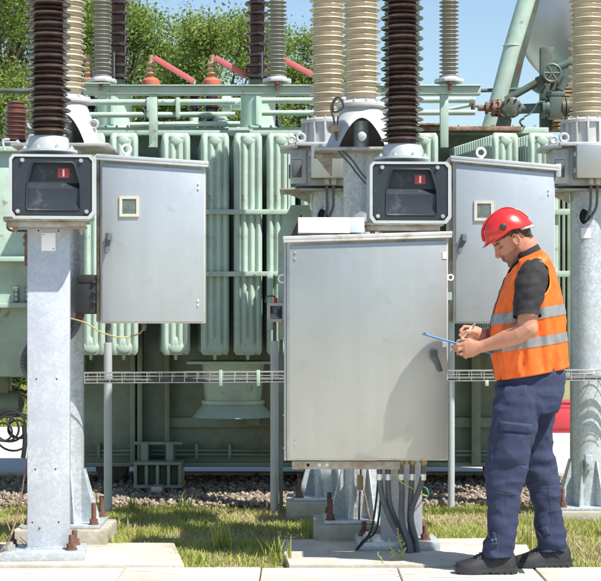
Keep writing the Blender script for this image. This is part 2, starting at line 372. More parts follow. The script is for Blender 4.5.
for a in [(40 + 75, 529, 22, .10, 'grass_tuft', 'small green grass tuft right of the left concrete plinth'), (133, 510, 22, .13, 'grass_tuft', 'upright grass tuft at the gravel edge below the bracket'),
          (186, 509, 24, .15, 'grass_tuft', 'grass tuft standing at the gravel edge left of the thin pole'), (221, 545, 60, .15, 'grass_tuft', 'widest bright grass tuft between the two concrete pads'), (200, 563, 26, .09, 'grass_tuft', 'low grass tuft by the pavement edge between the pads'),
          (277, 560, 30, .16, 'grass_tuft', 'tall grass tuft leaning beside the corner of the middle pad'), (250, 563, 18, .08, 'grass_tuft', 'shortest grass tuft in the shade between the pads'), (524, 546, 60, .15, 'grass_tuft', 'dense grass tuft between the legs of the worker'), (585, 505, 30, .12, 'grass_tuft', 'grass tuft at the foot of the right hand column'),
          (20, 540, 30, .13, 'grass_tuft', 'grass tuft left of the front galvanised post'), (112, 545, 30, .10, 'grass_tuft', 'grass tuft behind the rear edge of the left pad')]: tuft(*a)
def weed(px, py, h, nl, label, flower=False, name='weed'):
    Y = CH * F / (py - HZ); x0 = X(px, Y); random.seed(int(px)); r = thing(name, (x0, Y, 0), label, 'weed'); mb = MB(); lb = MB(); pts = []
    for i in range(5): pts.append(Vector((x0 + .012 * math.sin(i * 1.3), Y, h * i / 4)))
    mb.tube(pts, .0025, 6); mb.build('stem', gm, r)
    for i in range(nl):
        t = (i + 1) / (nl + 1); o = Vector((x0 + .012 * math.sin(t * 5.2), Y, h * t)); a = i * 2.4; l = h * .22 * (1.2 - t); d = Vector((math.cos(a), math.sin(a) * .6, .75)).normalized(); s = d.cross(Vector((0, -1, .2))).normalized() * l * .16
        v = [lb.b.verts.new(q) for q in (o, o + d * l * .5 + s, o + d * l, o + d * l * .5 - s)]; lb.b.faces.new(v)
    if nl: lb.build('foliage', gm, r, recalc=False)
    if flower: f = MB(); f.sph((x0 + .012 * math.sin(5.2), Y, h), (.012, .012, .008), 8); f.build('flower', mat('yellow_flower', (.6, .5, .05), .6), r)
weed(400, 562, .17, 18, 'tall leafy weed growing in the joint before the middle pad'); weed(391, 563, .12, 12, 'short leafy weed just left of the tall one'); weed(380, 566, .07, 6, 'tiniest weed sprouting at the pavement joint')
weed(98, 531, .23, 3, 'thin stalk with a small yellow flower beside the left plinth', True, 'wildflower')

# ------------------------------------------------------------------ trees
leaf = mat('leaf', (.13, .20, .05), .5, 0, .15, .7, cols=[(.08, .16, .035), (.22, .30, .06), (.32, .39, .09), (.12, .23, .045), (.38, .43, .14), (.10, .18, .04)], island=.8, trans=.45, spec=.3)
bark = mat('bark', (.10, .08, .055), .9, 0, .3, 6, .01, 12)
def tree(px, Y, top, rad, zlo, n, label, seed, lsz=.030):
    n = int(n * 4.2)
    x0 = X(px, Y); rg = np.random.default_rng(seed); random.seed(seed); r = thing('broadleaf_tree', (x0, Y, 0), label, 'tree', 'trees behind the transformer'); mb = MB()
    tp = [Vector((x0 + random.uniform(-.15, .15) * i, Y, -.05 + (top * .8) * i / 5)) for i in range(6)]
    mb.loft([(p, .16 * (1 - i / 6.5), .16 * (1 - i / 6.5)) for i, p in enumerate(tp)], 10)
    cl = []
    for i in range(52):
        a = random.uniform(0, 6.28); h = random.uniform(zlo, top - .15); t = (h - zlo) / (top - zlo); rr = rad * (math.sin(PI * min(1, .18 + .80 * t)) ** .6) * random.uniform(.35, 1.0)
        c = Vector((x0 + math.cos(a) * rr, Y + math.sin(a) * rr * .9, h)); cl.append(c); b = tp[min(4, max(1, int((h - .8) / (top * .8) * 5)))]
        m_ = (b + c) / 2 + Vector((0, 0, -.1)); mb.loft([(b, .035, .035), (m_, .022, .022), (c, .008, .008)], 6)
    mb.build('trunk', bark, r)
    pc = []
    for c in cl:
        k = int(n / len(cl) * random.uniform(.6, 1.4)); s = random.uniform(.13, .29) * rad / 1.2; g = rg.standard_normal((k, 3)) * np.array([s, s, s * .62]); pc.append(g + np.array(c[:]))
    pc = np.concatenate(pc); pc = pc[pc[:, 2] > .4]; k = len(pc); a = rg.standard_normal((k, 3)); a /= np.linalg.norm(a, axis=1)[:, None]; u = rg.standard_normal((k, 3)); u -= a * (u * a).sum(1)[:, None]; u /= np.linalg.norm(u, axis=1)[:, None]; v = np.cross(a, u)
    sz = lsz * rg.uniform(.6, 1.3, (k, 1)); V = np.stack([pc - u * sz, pc + v * sz * .5, pc + u * sz, pc - v * sz * .5], 1) - np.array([x0, Y, 0])
    me = D.meshes.new('crown'); me.vertices.add(k * 4); me.vertices.foreach_set('co', V.astype('f').ravel()); me.loops.add(k * 4); me.loops.foreach_set('vertex_index', np.arange(k * 4, dtype='i')); me.polygons.add(k); me.polygons.foreach_set('loop_start', np.arange(k, dtype='i') * 4)
    me.update(calc_edges=True); o = D.objects.new('crown', me); COL.objects.link(o); me.materials.append(leaf); o.parent = r
for a in [(-30, 23, 7.2, 1.5, 1.0, 15000, 'leftmost tree, dark and dense, cut by the left edge of the photo', 11), (38, 26, 7.6, 1.4, 1.2, 15000, 'tree directly behind the left dark brown insulator', 12), (88, 31, 8.1, 1.6, 1.5, 14000, 'distant tree behind the pair of slim bushings at left', 13), (135, 26, 6.2, 1.15, 1.2, 11500, 'light green tree whose crown fills the sky right of the left bushing', 14),
          (182, 29, 6.75, 1.25, 1.2, 12500, 'tree rising behind the first two orange capped insulators', 15), (222, 25, 5.9, 1.0, 1.2, 11000, 'bright tree right behind the second sloping red busbar', 16), (262, 30, 6.75, 1.3, 1.4, 12500, 'tree behind the middle dark bushing with blue sky above', 17), (312, 27, 5.95, .95, 1.2, 9500, 'rightmost tree, partly hidden by the beige insulators', 18)]: tree(*a)
for k_, (px_, lb_) in enumerate([(2, 'low bush far behind the left end of the transformer'), (330, 'low bush behind the beige insulators in the middle')]):
    tree(px_, 21, 2.6, 1.0, .2, 6000, lb_, 40 + k_)
# ------------------------------------------------------------------ power transformer
YT = 12.0; YR = 11.0
T = thing('power_transformer', (.3, 12.6, 0), 'large pale green oil filled power transformer with rows of ribbed radiators', 'transformer')
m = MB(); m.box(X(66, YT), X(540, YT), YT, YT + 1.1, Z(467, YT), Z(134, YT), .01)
m.build('tank', 'green_shade', T)
m = MB()  # stiffeners, ledges and pipes low on the tank
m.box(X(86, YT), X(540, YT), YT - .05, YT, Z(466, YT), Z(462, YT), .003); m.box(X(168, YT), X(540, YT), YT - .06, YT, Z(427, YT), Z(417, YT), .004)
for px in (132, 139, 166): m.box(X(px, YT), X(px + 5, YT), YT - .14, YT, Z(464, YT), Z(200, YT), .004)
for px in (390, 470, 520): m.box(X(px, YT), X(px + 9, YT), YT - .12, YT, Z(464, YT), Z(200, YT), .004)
each(m, 'stiffener', 'green_shade', T)
m = MB()
m.box(X(136, 11.85), X(184, 11.85), 11.72, 11.78, Z(444, 11.8), Z(441, 11.8), .003)
for py in (462, 485): m.box(X(135, 11.7), X(183, 11.7), 11.6, 11.98, Z(py + 2, 11.7), Z(py - 1, 11.7), .003)
m.box(X(137, 11.7), X(181, 11.7), 11.76, 11.9, Z(485, 11.7), Z(462, 11.7), .003)
for px in (135, 146, 157, 168, 179): m.box(X(px, 11.7), X(px + 3, 11.7), 11.61, 11.95, Z(485, 11.7), Z(462, 11.7), .002)
m.box(X(150, 11.7), X(171, 11.7), 11.68, 11.9, .0, Z(485, 11.7), .004); m.box(X(141, 11.7), X(148, 11.7), 11.7, 11.95, Z(462, 11.7), Z(443, 11.7), .003); m.box(X(166, 11.7), X(173, 11.7), 11.7, 11.95, Z(462, 11.7), Z(443, 11.7), .003)
m.build('jacking_bracket', 'green_shade', T)
m = MB(); m.box(X(152, 11.5), X(163, 11.5), 11.42, 11.62, 0, .05, .004); m.build('wheel_stop', 'plate', T)
m = MB()
for py in (451, 455): m.tube([P(86, py, 11.93), P(200, py - .5, 11.93), P(292, py, 11.93), P(400, py, 11.93), P(536, py, 11.93)], .010, 8, 3)
m.tube([P(254, 420, 11.9), P(255, 430, 11.88), P(258, 445, 11.9), P(256, 452, 11.93)], .006)
each(m, 'pipe', 'green_shade', T)
m = MB()
for px in (97, 195, 228, 288): m.box(X(px, 11.9), X(px + 3, 11.9), 11.9, 12, Z(458, 11.9), Z(444, 11.9), .002)
m.box(X(247, 11.88), X(260, 11.88), 11.82, 12, Z(425, 11.88), Z(416, 11.88), .004)
each(m, 'pipe_clamp', 'green_shade', T)
m = MB()  # dark brown under-frame beams
m.box(X(88, 12.2), X(540, 12.2), 12.15, 12.4, .13, Z(467, 12.0) - .003, .004)
m.build('under_frame', mat('dark_frame', (.06, .045, .035), .8, 0, .2, 6), T)
for px in (112, 320, 500):
    m = MB(); m.lathe([(.06, -.06), (.11, -.05), (.11, .03), (.125, .032), (.125, .05), (.05, .052)], (X(px, 12.3), 12.3, .105), 24, 'y'); m.build('wheel', 'dgrey', T)
# left tank extension, high bottom
m = MB(); YL = 11.75
m.prism([(X(-140, YL), Z(150, YL)), (X(-140, YL), Z(350, YL)), (X(-110, YL), Z(370, YL)), (X(-60, YL), Z(376, YL)), (X(82, YL), Z(378, YL)), (X(84, YL), Z(150, YL))], YL, YL + 1.2, .01)
for py in (262, 308): m.box(X(-140, YL), X(80, YL), YL - .10, YL, Z(py, YL), Z(py - 5, YL), .003)
m.box(X(-140, YL), X(84, YL), YL - .05, YL + 1.2, Z(152, YL) , Z(147, YL), .004)
m.build('side_compartment', 'green', T)
m = MB()
for px in (14, 25): m.box(X(px, YL), X(px + 5, YL), YL - .03, YL, Z(302, YL), Z(287, YL), .002)
each(m, 'lifting_lug', 'green_shade', T)
m = MB()
for px in (16.5, 27.5):
    for py in (290, 294.5, 299): m.bolt(P(px, py, YL - .03), .008)
each(m, 'lug_bolt', 'bolt', T)
m = MB(); m.lathe([(.0, -.28), (.08, -.26), (.10, -.2), (.10, .14), (.0, .17)], (X(2, 12.4), 12.4, Z(404, 12.4)), 28, 'x'); m.box(X(-6, 12.4), X(10, 12.4), 12.35, 12.5, Z(397, 12.4), Z(377, 12.2), .01); m.build('oil_sump', 'green_shade', T)
# lid
m = MB(); m.box(X(80, 11.9), X(548, 11.9), 11.86, 13.2, Z(134, 11.9), Z(128, 11.9), .004); m.box(X(80, 11.6), X(345, 11.6), 11.55, 11.62, Z(136, 11.6), Z(131, 11.6), .003)
for px in range(84, 540, 11): m.bolt((X(px, 11.9), 11.88, Z(128, 11.9)), .01, 'z')
m.build('lid', 'green', T)
m = MB(); m.box(X(380, 11.8), X(520, 11.8), 11.72, 11.86, Z(132, 11.8), Z(127.5, 11.8), .004); m.box(X(386, 11.8), X(440, 11.8), 11.70, 11.9, Z(127, 11.8), Z(124.6, 11.8), .004); each(m, 'lid_edge', 'rustpaint', T)
# radiators
def radiator_mesh(W=.188, z0=Z(355, YR), z1=Z(133, YR), nb=20, pitch=.047, detail=True):
    b = MB(); nx, nz = 33, 44; H = z1 - z0; vs = []
    for j in range(nz + 1):
        t = j / nz; t = .5 - .5 * math.cos(PI * t) * (1 if True else 1); t = .35 * t + .65 * (j / nz) if 3 < j < nz - 3 else (.35 * t + .65 * j / nz); z = z0 + H * t; e = min(t, 1 - t) * H
        cw = 1 - .16 * (1 - math.sqrt(max(0, 1 - (1 - min(1, e / .05)) ** 2))); fl = min(1, max(0, (e - .03) / .05)); rnd = min(1, e / .03); row = []
        for i in range(nx + 1):
            s = i / nx; xx = (s - .5) * W * cw; g = abs(math.sin(PI * 4 * s)) ** .75; edge = min(1, min(s, 1 - s) * 14)
            y = -(.002 + .025 * g * fl + .016 * (1 - fl)) * math.sqrt(edge) * (.4 + .6 * rnd)
            row.append(b.b.verts.new((xx, y, z)))
        vs.append(row)
    for j in range(nz):
        for i in range(nx): b.b.faces.new([vs[j][i], vs[j][i + 1], vs[j + 1][i + 1], vs[j + 1][i]])
    b.box(-W / 2 + .004, W / 2 - .004, 0.001, .010, z0 + .015, z1 - .015, .003)
    for k in range(1, nb):
        y = k * pitch; b.box(-W / 2 + .003, W / 2 - .003, y, y + .016, z0 + .012, z1 - .012, .006, seg=1)
        for s in (-.5, -.25, 0, .25, .5):
            pass
    return b
rad_b = radiator_mesh()
RP = [(91, 6), (124, 6), (176, 6), (215, 5), (248, 4), (281, 3), (315, 3), (349, 0), (386, -2), (424, -3), (505, 13), (541, 13)]
def place_rad(px, yaw, first=None):
    x = X(px, YR); loc = Vector((x, YR, 0)) - ORG[T.name]
    if first is None:
        o = rad_b.build('radiator', 'green', None); o.parent = T; o.location = loc
        h = MB(); z0, z1 = Z(355, YR), Z(133, YR)
        h.sph((0, -.012, z1 - .050), (.042, .022, .044), 12); h.sph((0, -.012, z1 - .028), (.050, .018, .022), 12); h.build('upper_header', 'green', None).parent = o
        h = MB(); h.sph((0, -.012, z0 + .050), (.054, .014, .042), 12); h.sph((0, -.012, z0 + .075), (.026, .014, .045), 12); h.build('lower_header', 'green', None).parent = o
        h = MB(); h.cyl((0, .02, z0 - .02), (0, .02, z0 + .03), .012, .012, 12); h.sph((0, .02, z0 - .025), .011, 8); h.build('drain_plug', 'green', None).parent = o
    else: o = copy_tree(first, T, loc)
    o.rotation_euler[2] = R(yaw); return o
r0 = place_rad(*RP[0])
for a in RP[1:]: place_rad(*a, first=r0)
m = MB()
for py, yy in ((212, YR - .03), (274, YR - .03)):
    m.box(X(195, yy), X(330, yy), yy - .02, yy + .01, Z(py + 2.5, yy), Z(py - 2.5, yy), .003)
    m.box(X(488, yy), X(640, yy), yy - .02, yy + .01, Z(py + 3, yy), Z(py - 3, yy), .003)
for px in (209, 222, 241, 255, 274): m.bolt(P(px, 274, YR - .05), .007)
each(m, 'brace_bar', 'green', T)
m = MB()
for px in (288, 552): m.box(X(px, YR), X(px + 6, YR), YR - .02, YR + .05, Z(355, YR), Z(150, YR), .003)
m.box(X(267, YR - .1), X(273, YR - .1), YR - .1, YR - .06, Z(330, YR), Z(272, YR), .002)
m.box(X(560, 11.6), X(640, 11.6), 11.6, 11.66, Z(371, 11.6), Z(180, 11.6), .01)
each(m, 'brace_post', 'green', T)
m = MB()
for k in range(9): m.box(X(555 + k * 5, 11.5), X(558 + k * 5, 11.5), 11.4, 11.62, Z(372, 11.5), Z(165, 11.5), .003)
each(m, 'side_rib', 'green_shade', T)
m = MB(); m.box(X(548, 11.5), X(640, 11.5), 11.44, 11.60, Z(372, 11.5), Z(366, 11.5), .003); m.build('lower_rail', 'green', T)
# fan shroud below the radiators
m = MB(); cx, cy = X(233, 11.45), 11.45
m.lathe([(.20, Z(403, cy)), (.275, Z(416, cy)), (.28, Z(416, cy) - .004), (.268, Z(416, cy) - .002), (.19, Z(404, cy)), (.218, Z(403.5, cy)), (.218, Z(400, cy)), (.195, Z(400, cy)), (.215, Z(363, cy)), (.20, Z(363, cy)), (.18, Z(400, cy))], (cx, cy, 0), 48, caps=False)
m.box(cx - .30, cx + .30, cy - .30, cy + .20, Z(363, cy), Z(360.5, cy), .003)
fan = m.build('fan_shroud', 'green', T)
m = MB(); m.cyl((cx, cy, Z(412, cy)), (cx, cy, Z(385, cy)), .05, .05, 20)
for k in range(5): a = k * 2 * PI / 5; m.box(cx + .04, cx + .18, cy - .03, cy + .03, Z(398, cy), Z(397, cy), 0, a, (cx, cy, 0))
m.build('fan', 'dgrey', T)
# top frame beam + posts
YB = 11.3
m = MB(); m.box(X(84, YB), X(480, YB), YB - .05, YB + .05, Z(95, YB), Z(87.5, YB), .003); m.box(X(84, YB), X(480, YB), YB - .07, YB + .07, Z(87.5, YB) + .001, Z(86, YB), .002)
m.box(X(84, 12.3), X(345, 12.3), 12.25, 12.35, Z(91, 12.3), Z(86, 12.3), .003)
for px in (149.5, 440): m.box(X(px, YB), X(px + 8, YB), YB - .04, YB + .03, Z(148, YB), Z(95, YB) - .002, .003)
m.prism([(X(149, YB), Z(148, YB)), (X(155, YB), Z(148, YB)), (X(155, YB), Z(141, YB))], YB - .06, YB - .045)
m.box(X(75, YB), X(112, YB), YB - .1, YB + .1, Z(86, YB) + .001, Z(84.5, YB), .002)
each(m, 'top_frame', 'green', T)
m = MB(); m.tube([P(-20, 90.5, 11.6), P(84, 92, 11.6)], .02, 8, 1); m.build('frame_rail', 'green_p', T)
m = MB()
for py, r in ((102, .022), (114.5, .020)):
    m.cyl(P(60, py + .5, 11.8), P(235, py, 11.8), r); m.cyl(P(262, py - 1.5, 11.8), P(475, py - 2, 11.8), r)
m.cyl(P(475, 104, 11.9), P(430, 113, 11.9), .014)
for px in (147, 176, 330): m.box(X(px, 11.8), X(px + 4, 11.8), 11.76, 11.86, Z(118, 11.8), Z(98, 11.8), .004)
m.tube([P(130, 125, 11.7), P(200, 124, 11.7), P(240, 124, 11.7)], .02)
each(m, 'oil_pipe', 'green', T)
m = MB(); c = P(231, 104, 12.0); m.lathe([(.0, -.07), (.055, -.065), (.06, -.05), (.06, .0), (.045, .005), (.045, .07)], c, 24, 'x'); m.cyl(P(221, 125, 11.8), P(221, 117, 11.8), .045); m.torus(P(221, 120, 11.75), .052, .006, 'z'); each(m, 'relief_valve', 'green', T)
# turrets with dark bushings
def turret(px, Yt, cpx):
    r = 17.5 * Yt / F; m = MB(); c = (X(px, Yt), Yt, 0)
    m.lathe([(r * 1.12, Z(130, Yt)), (r * 1.12, Z(127.5, Yt)), (r, Z(127, Yt)), (r, Z(94, Yt)), (r * 1.08, Z(93.5, Yt)), (r * 1.08, Z(91, Yt)), (r * .5, Z(90.5, Yt))], c, 40)
    m.box(c[0] - .012, c[0] + .012, Yt - r - .02, Yt - r + .01, Z(127, Yt), Z(96, Yt), .002); t = m.build('turret', 'green', T)
    m = MB(); cc = (X(cpx, Yt), Yt, 0); m.lathe([(.055, Z(91, Yt)), (.055, Z(80, Yt)), (.04, Z(79, Yt))], cc, 28); m.build('bushing_neck', 'green_p', t)
    m = MB(); pr = [(.045, Z(80, Yt))]; p = 10.4 * Yt / F; z = Z(79, Yt)
    for k in range(12):
        pr += [(.062, z), (.088, z + .008), (.093, z + .016), (.086, z + .026), (.062, z + .034), (.056, z + .040)]; z += p
    m.lathe(pr + [(.055, z)], cc, 36); m.build('bushing', 'purple', t)
turret(114.5, 12.4, 118); turret(258, 12.4, 257)
for px in (114, 262): m = MB(); m.cyl(P(px, 78, 12.28), P(px, 52, 12.28), .007, .007, 8); m.build('spark_rod', 'dgrey', T)
# surge arresters on the beam
def arrester(px):
    c = (X(px, YB), YB, 0); m = MB()
    m.prismz([(c[0] + .105 * math.cos(a), YB + .105 * math.sin(a)) for a in [R(22.5 + 45 * k) for k in range(8)]], Z(83, YB), Z(79.5, YB), .004)
    m.lathe([(.075, Z(79.5, YB)), (.060, Z(76, YB))], c, 24); m.cyl((c[0], YB, Z(87, YB)), (c[0], YB, Z(83, YB)), .02)
    f = m.build('arrester_base', 'casting', T); m = MB(); m.cyl((c[0], YB - .08, Z(92, YB)), (c[0], YB - .08, Z(83, YB)), .011); m.cyl((c[0], YB - .08, Z(86, YB)), (c[0], YB - .08, Z(83.5, YB)), .018); m.build('earth_stud', 'brown_r', f)
    m = MB(); m.lathe(sheds(.045, .068, Z(77, YB), Z(-45, YB), 4.1 * YB / F, 0, .003, .004), c, 36); m.build('arrester_housing', 'grey_sil', f)
for px in (102, 277, 449): arrester(px)
# low voltage insulators with orange caps and sloping red busbars
def lv(px, bar):
    Yv = 12.5; c = (X(px, Yv), Yv, 0); m = MB(); q = lambda a: Z(a, Yv)
    m.lathe([(.065, q(131)), (.065, q(127))] + [z for k in range(4) for z in ((.05, q(124 - k * 7)), (.075, q(122 - k * 7)), (.05, q(120 - k * 7)))] + [(.045, q(96))], c, 28); b = m.build('low_voltage_bushing', 'purple', T)
    m = MB(); m.lathe([(.068, q(88)), (.072, q(86)), (.070, q(81)), (.045, q(78))], c, 28); m.build('orange_cap', 'orange', b)
    m = MB(); m.lathe([(.035, q(96)), (.035, q(88)), (.03, q(79)), (.03, q(76)), (.045, q(74)), (.028, q(72)), (.042, q(69)), (.026, q(67)), (.040, q(64)), (.022, q(62)), (.02, q(55))], c, 20); m.build('cap_stem', 'brass', b)
    if bar:
        (a0, a1, b0, b1) = bar; m = MB(); p0 = P(a0, a1, Yv - .03); p1 = P(b0, b1, Yv - .03); d = (p1 - p0); n = Vector((-d.z, 0, d.x)).normalized() * .021
        m.prism([((p0 + n).x, (p0 + n).z), ((p1 + n).x, (p1 + n).z), ((p1 - n).x, (p1 - n).z), ((p0 - n).x, (p0 - n).z)], Yv - .06, Yv - .03, .004); m.build('busbar', 'pink', b)
        m = MB(); e = (X(b0, Yv), Yv, 0); m.lathe([(.035, q(131)), (.035, q(114)), (.03, q(112))], e, 20); m.lathe([(.012, q(84)), (.012, q(80))], e, 8); m.build('support_foot', 'green', b)
        m = MB(); m.lathe([(.03, q(112))] + [z for k in range(4) for z in ((.034, q(111 - k * 6)), (.055, q(109 - k * 6)), (.034, q(107 - k * 6)))] + [(.03, q(86))], e, 24); m.build('support_insulator', 'purple', b)
for a in ((89, (84, 56, 60, 72)), (151, (154, 58, 194, 82)), (212, (215, 58, 250, 78)), (272, (276, 56, 316, 77))): lv(*a)
# reddish ribbed terminal at far left
m = MB(); c = P(16, 122, 11.9); pr = [(.0, -.15)]
for k in range(9): z = -.14 + k * .032; pr += [(.07, z), (.085 if k < 7 else .06, z + .006), (.085 if k < 7 else .06, z + .012), (.07, z + .018)]
m.lathe(pr + [(.03, .15), (.0, .155)], c, 28); m.build('cable_termination', 'brown_r', T)
m = MB(); m.box(X(0, 11.9), X(30, 11.9), 11.8, 12.0, Z(150, 11.9), Z(143, 11.9), .004); m.build('termination_shelf', 'green_p', T)
# inclined pipe, conservator, valves
m = MB(); m.loft([(P(486, 140, 12.1), .058, .058), (P(499, 97, 12.1), .060, .060), (P(512, 48, 12.1), .062, .062), (P(530, -12, 12.1), .064, .064)], 24); m.torus(P(512, 46, 12.1), .064, .004, 'z'); m.build('conservator_strut', 'green', T)
m = MB(); m.loft([(P(501, 132, 12.3), .05, .05), (P(517, 60, 12.3), .05, .05), (P(536, -12, 12.3), .05, .05)], 24); m.build('rear_strut', 'green_p', T)
m = MB(); c = P(590, 17, 12.8); rr = 76 * 12.5 / F; prf = [(rr * math.sin(a), -.26 * math.cos(a)) for a in [R(3 + k * 8.7) for k in range(11)]]
m.lathe(prf + [(rr, 1.8)], c, 64, 'y'); bmesh.ops.rotate(m.b, verts=m.b.verts, cent=c, matrix=Matrix.Rotation(-R(16), 3, 'Z')); m.build('conservator', 'tankend', T)
m = MB(); m.box(X(540, 12.2), X(553, 12.2), 12.16, 12.24, Z(132, 12.2), Z(48, 12.2), .003); m.box(X(553, 12.2), X(640, 12.2), 12.18, 12.22, Z(132, 12.2), Z(60, 12.2), .003); m.build('support_panel', 'green_p', T)
m = MB()
for k in range(13): m.box(X(553, 12.05), X(600, 12.05), 12.02, 12.10, Z(83 + k * 3.7 + 2.6, 12.05), Z(83 + k * 3.7, 12.05), .003)
each(m, 'louvre', 'louvre', T)
Yv = 11.9
def hub(px, py, r, h, axis='x', n=24): return
m = MB(); m.lathe([(.022, -.10), (.022, -.05), (.045, -.048), (.045, -.03), (.028, -.028), (.028, .0), (.062, .002), (.062, .02), (.05, .022), (.05, .04), (.066, .042), (.066, .06), (.03, .062)], P(492, 108, Yv), 24, 'x')
for k in range(8): a = k * PI / 4; m.cyl(P(492, 108, Yv) + Vector((-.005, .055 * math.cos(a), .055 * math.sin(a))), P(492, 108, Yv) + Vector((.07, .055 * math.cos(a), .055 * math.sin(a))), .007, .007, 6)
v = m.build('rusty_valve', 'rustpaint', T)
m = MB(); c = P(473, 105.5, Yv); m.torus(c, .056, .010, 'x')
for k in range(4): a = k * PI / 4; d = Vector((0, math.cos(a), math.sin(a))) * .055; m.cyl(c - d, c + d, .006, .006, 8)
m.cyl(c + Vector((-.03, 0, 0)), c + Vector((.10, 0, -.01)), .010, .010, 10); m.build('handwheel', 'rustpaint', v)
m = MB(); m.lathe([(.0, -.10), (.062, -.098), (.074, -.09), (.074, -.06), (.055, -.055), (.055, .08), (.0, .085)], P(510, 109, Yv), 28, 'y')
for k in range(8): a = k * PI / 4 + .3; m.bolt(P(510, 109, Yv) + Vector((.062 * math.cos(a), -.095, .062 * math.sin(a))), .009)
m.cyl(P(518, 109, Yv), P(546, 108, Yv), .036, .036, 20); m.cyl(P(506, 100, Yv), P(543, 79, Yv), .026, .026, 20); m.cyl(P(505, 118, Yv), P(502, 131, Yv), .05, .055, 20)
m.tube([P(524, 118, 12.15), P(520, 122, 12.15), P(526, 131, 12.15)], .008); m.cyl(P(470, 91, 12.15), P(525, 89, 12.15), .014)
m.tube([P(545, 102, 11.8), P(538, 103, 11.8), P(532, 112, 11.8), P(524, 117, 11.8)], .006); m.build('valve_pipework', 'green_p', T)
m = MB()
for px, r in ((543, .075), (547, .06), (563, .066), (567, .075)): m.lathe([(r, -.012), (r, .012)], P(px, 108, Yv), 24, 'x')
m.box(X(548, Yv), X(562, Yv), Yv - .055, Yv + .05, Z(119, Yv), Z(94, Yv), .012); m.box(X(546, Yv), X(564, Yv), Yv - .06, Yv + .05, Z(97, Yv), Z(92.5, Yv), .006); m.build('square_valve', 'green_p', T)
m = MB(); c = P(552, 73, Yv - .12); m.torus(c, .062, .011, 'y')
for k in range(3): a = k * PI / 3; d = Vector((math.cos(a), 0, math.sin(a))) * .06; m.cyl(c - d, c + d, .009, .009, 8)
m.cyl(c, c + Vector((-.0, .16, 0)), .014); m.lathe([(.06, .05), (.06, .08), (.04, .085), (.05, .18)], c, 20, 'y')
m.cyl(P(541, 84, Yv), P(537, 92, Yv), .04, .04, 12); m.cyl(P(540, 76, Yv), P(543, 84, Yv), .04, .04, 16); m.cyl(P(556, 68, Yv + .06), P(572, 62, Yv + .06), .03, .03, 14); m.cyl(P(552, 90, Yv), P(556, 76, Yv), .02)
m.cyl(P(560, 90, Yv), P(566, 78, Yv), .03); m.build('upper_valve', 'green_p', T)
# ladder-like green guard behind the middle cabinet
m = MB(); YG = 10.6
m.prism([(X(277, YG), Z(262, YG)), (X(277, YG), Z(232, YG)), (X(290, YG), Z(204, YG)), (X(314, YG), Z(204, YG)), (X(322, YG), Z(222, YG)), (X(322, YG), Z(262, YG)), (X(317, YG), Z(262, YG)), (X(302, YG), Z(207, YG)), (X(288, YG), Z(236, YG)), (X(288, YG), Z(262, YG))][::1], YG, YG + .01) if False else None
m.prism([(X(278, YG), Z(340, YG)), (X(278, YG), Z(234, YG)), (X(291, YG), Z(205, YG)), (X(309, YG), Z(205, YG)), (X(318, YG), Z(228, YG)), (X(318, YG), Z(236, YG)), (X(310, YG), Z(236, YG)), (X(301, YG), Z(214, YG)), (X(290, YG), Z(238, YG)), (X(286, YG), Z(238, YG)), (X(284, YG), Z(340, YG))], YG, YG + .05, .003)
m.build('marshalling_frame', 'green', T)
m = MB(); m.prism([(X(284.4, YG), Z(340, YG)), (X(286.4, YG), Z(237, YG)), (X(301, YG), Z(213, YG)), (X(312, YG), Z(236, YG)), (X(314, YG), Z(340, YG))], YG + .02, YG + .03); m.build('mesh_guard', mat('grey_mesh_guard', (.16, .14, .13), .8, 0, .3, 120), T)
for yy in (YG + .04,):
    m = MB(); m.box(X(279, yy), X(283, yy), yy, yy + .04, 0, Z(340, yy)); m.build('guard_leg', 'green_shade', T)
# ------------------------------------------------------------------ circuit breaker poles (front row)
YB1 = 8.30; bx = X(51, YB1)
def q(px, py, y=0.0): return Vector((X(px, YB1), YB1 + y, Z(py, YB1)))
B = thing('circuit_breaker', (bx, YB1, 0), 'front left breaker pole with dark fronted drive box on a flat galvanised post', 'circuit breaker', 'breaker poles in the front row')
zx = lambda p: X(p, YB1); zz = lambda p: Z(p, YB1)
m = MB()   # channel post: web faces the camera, flanges behind
hw = .105
m.box(bx - hw, bx + hw, YB1 - .012, YB1, .055, zz(226), .002); m.box(bx - hw, bx - hw + .010, YB1 + .0005, YB1 + .12, .055, zz(226), .002); m.box(bx + hw - .010, bx + hw, YB1 + .0005, YB1 + .12, .055, zz(226), .002)
post = m.build('post', 'galv_post', B)
m = MB()
for px, py in ((41, 231), (61, 231), (39, 379), (59, 379), (38, 469), (58, 469), (35, 522), (61, 522)): m.cyl(q(px, py, -.0128), q(px, py, -.010), .0042, .0042, 14)
each(m, 'bolt_hole', 'hole', post)
m = MB(); m.box(zx(44), zx(58), YB1 - .0145, YB1 - .0125, zz(251), zz(233), .0005); m.build('nameplate', 'white', post)
m = MB()
for px, py in ((46, 235), (56, 249)): m.bolt(q(px, py, -.0145), .003, h=.002)
m.bolt(q(42, 528, -.012), .006, h=.005); each(m, 'rivet', 'dgrey', post)
m = MB(); m.box(bx - .235, bx + .185, YB1 - .14, YB1 + .19, .012, .054, .003); m.box(bx - .115, bx + .115, YB1 - .02, YB1 - .012, .054, .062, .002); m.build('base_plate', 'galv', B)
for dx, dy, rc in ((-.185, -.06, 'bolt'), (.115, -.06, 'rust'), (.125, .13, 'rust'), (-.19, .13, 'rust')):
    m = MB(); p = Vector((bx + dx, YB1 + dy, .054)); m.cyl(p, p + Vector((0, 0, .008)), .030, .030, 20); m.cyl(p + Vector((0, 0, .008)), p + Vector((0, 0, .032)), .024, .024, 6); m.cyl(p, p + Vector((0, 0, .075 if rc == 'rust' else .045)), .0135, .0135, 12); m.build('anchor_bolt', rc, B)
m = MB()   # brown weathered carrier plates
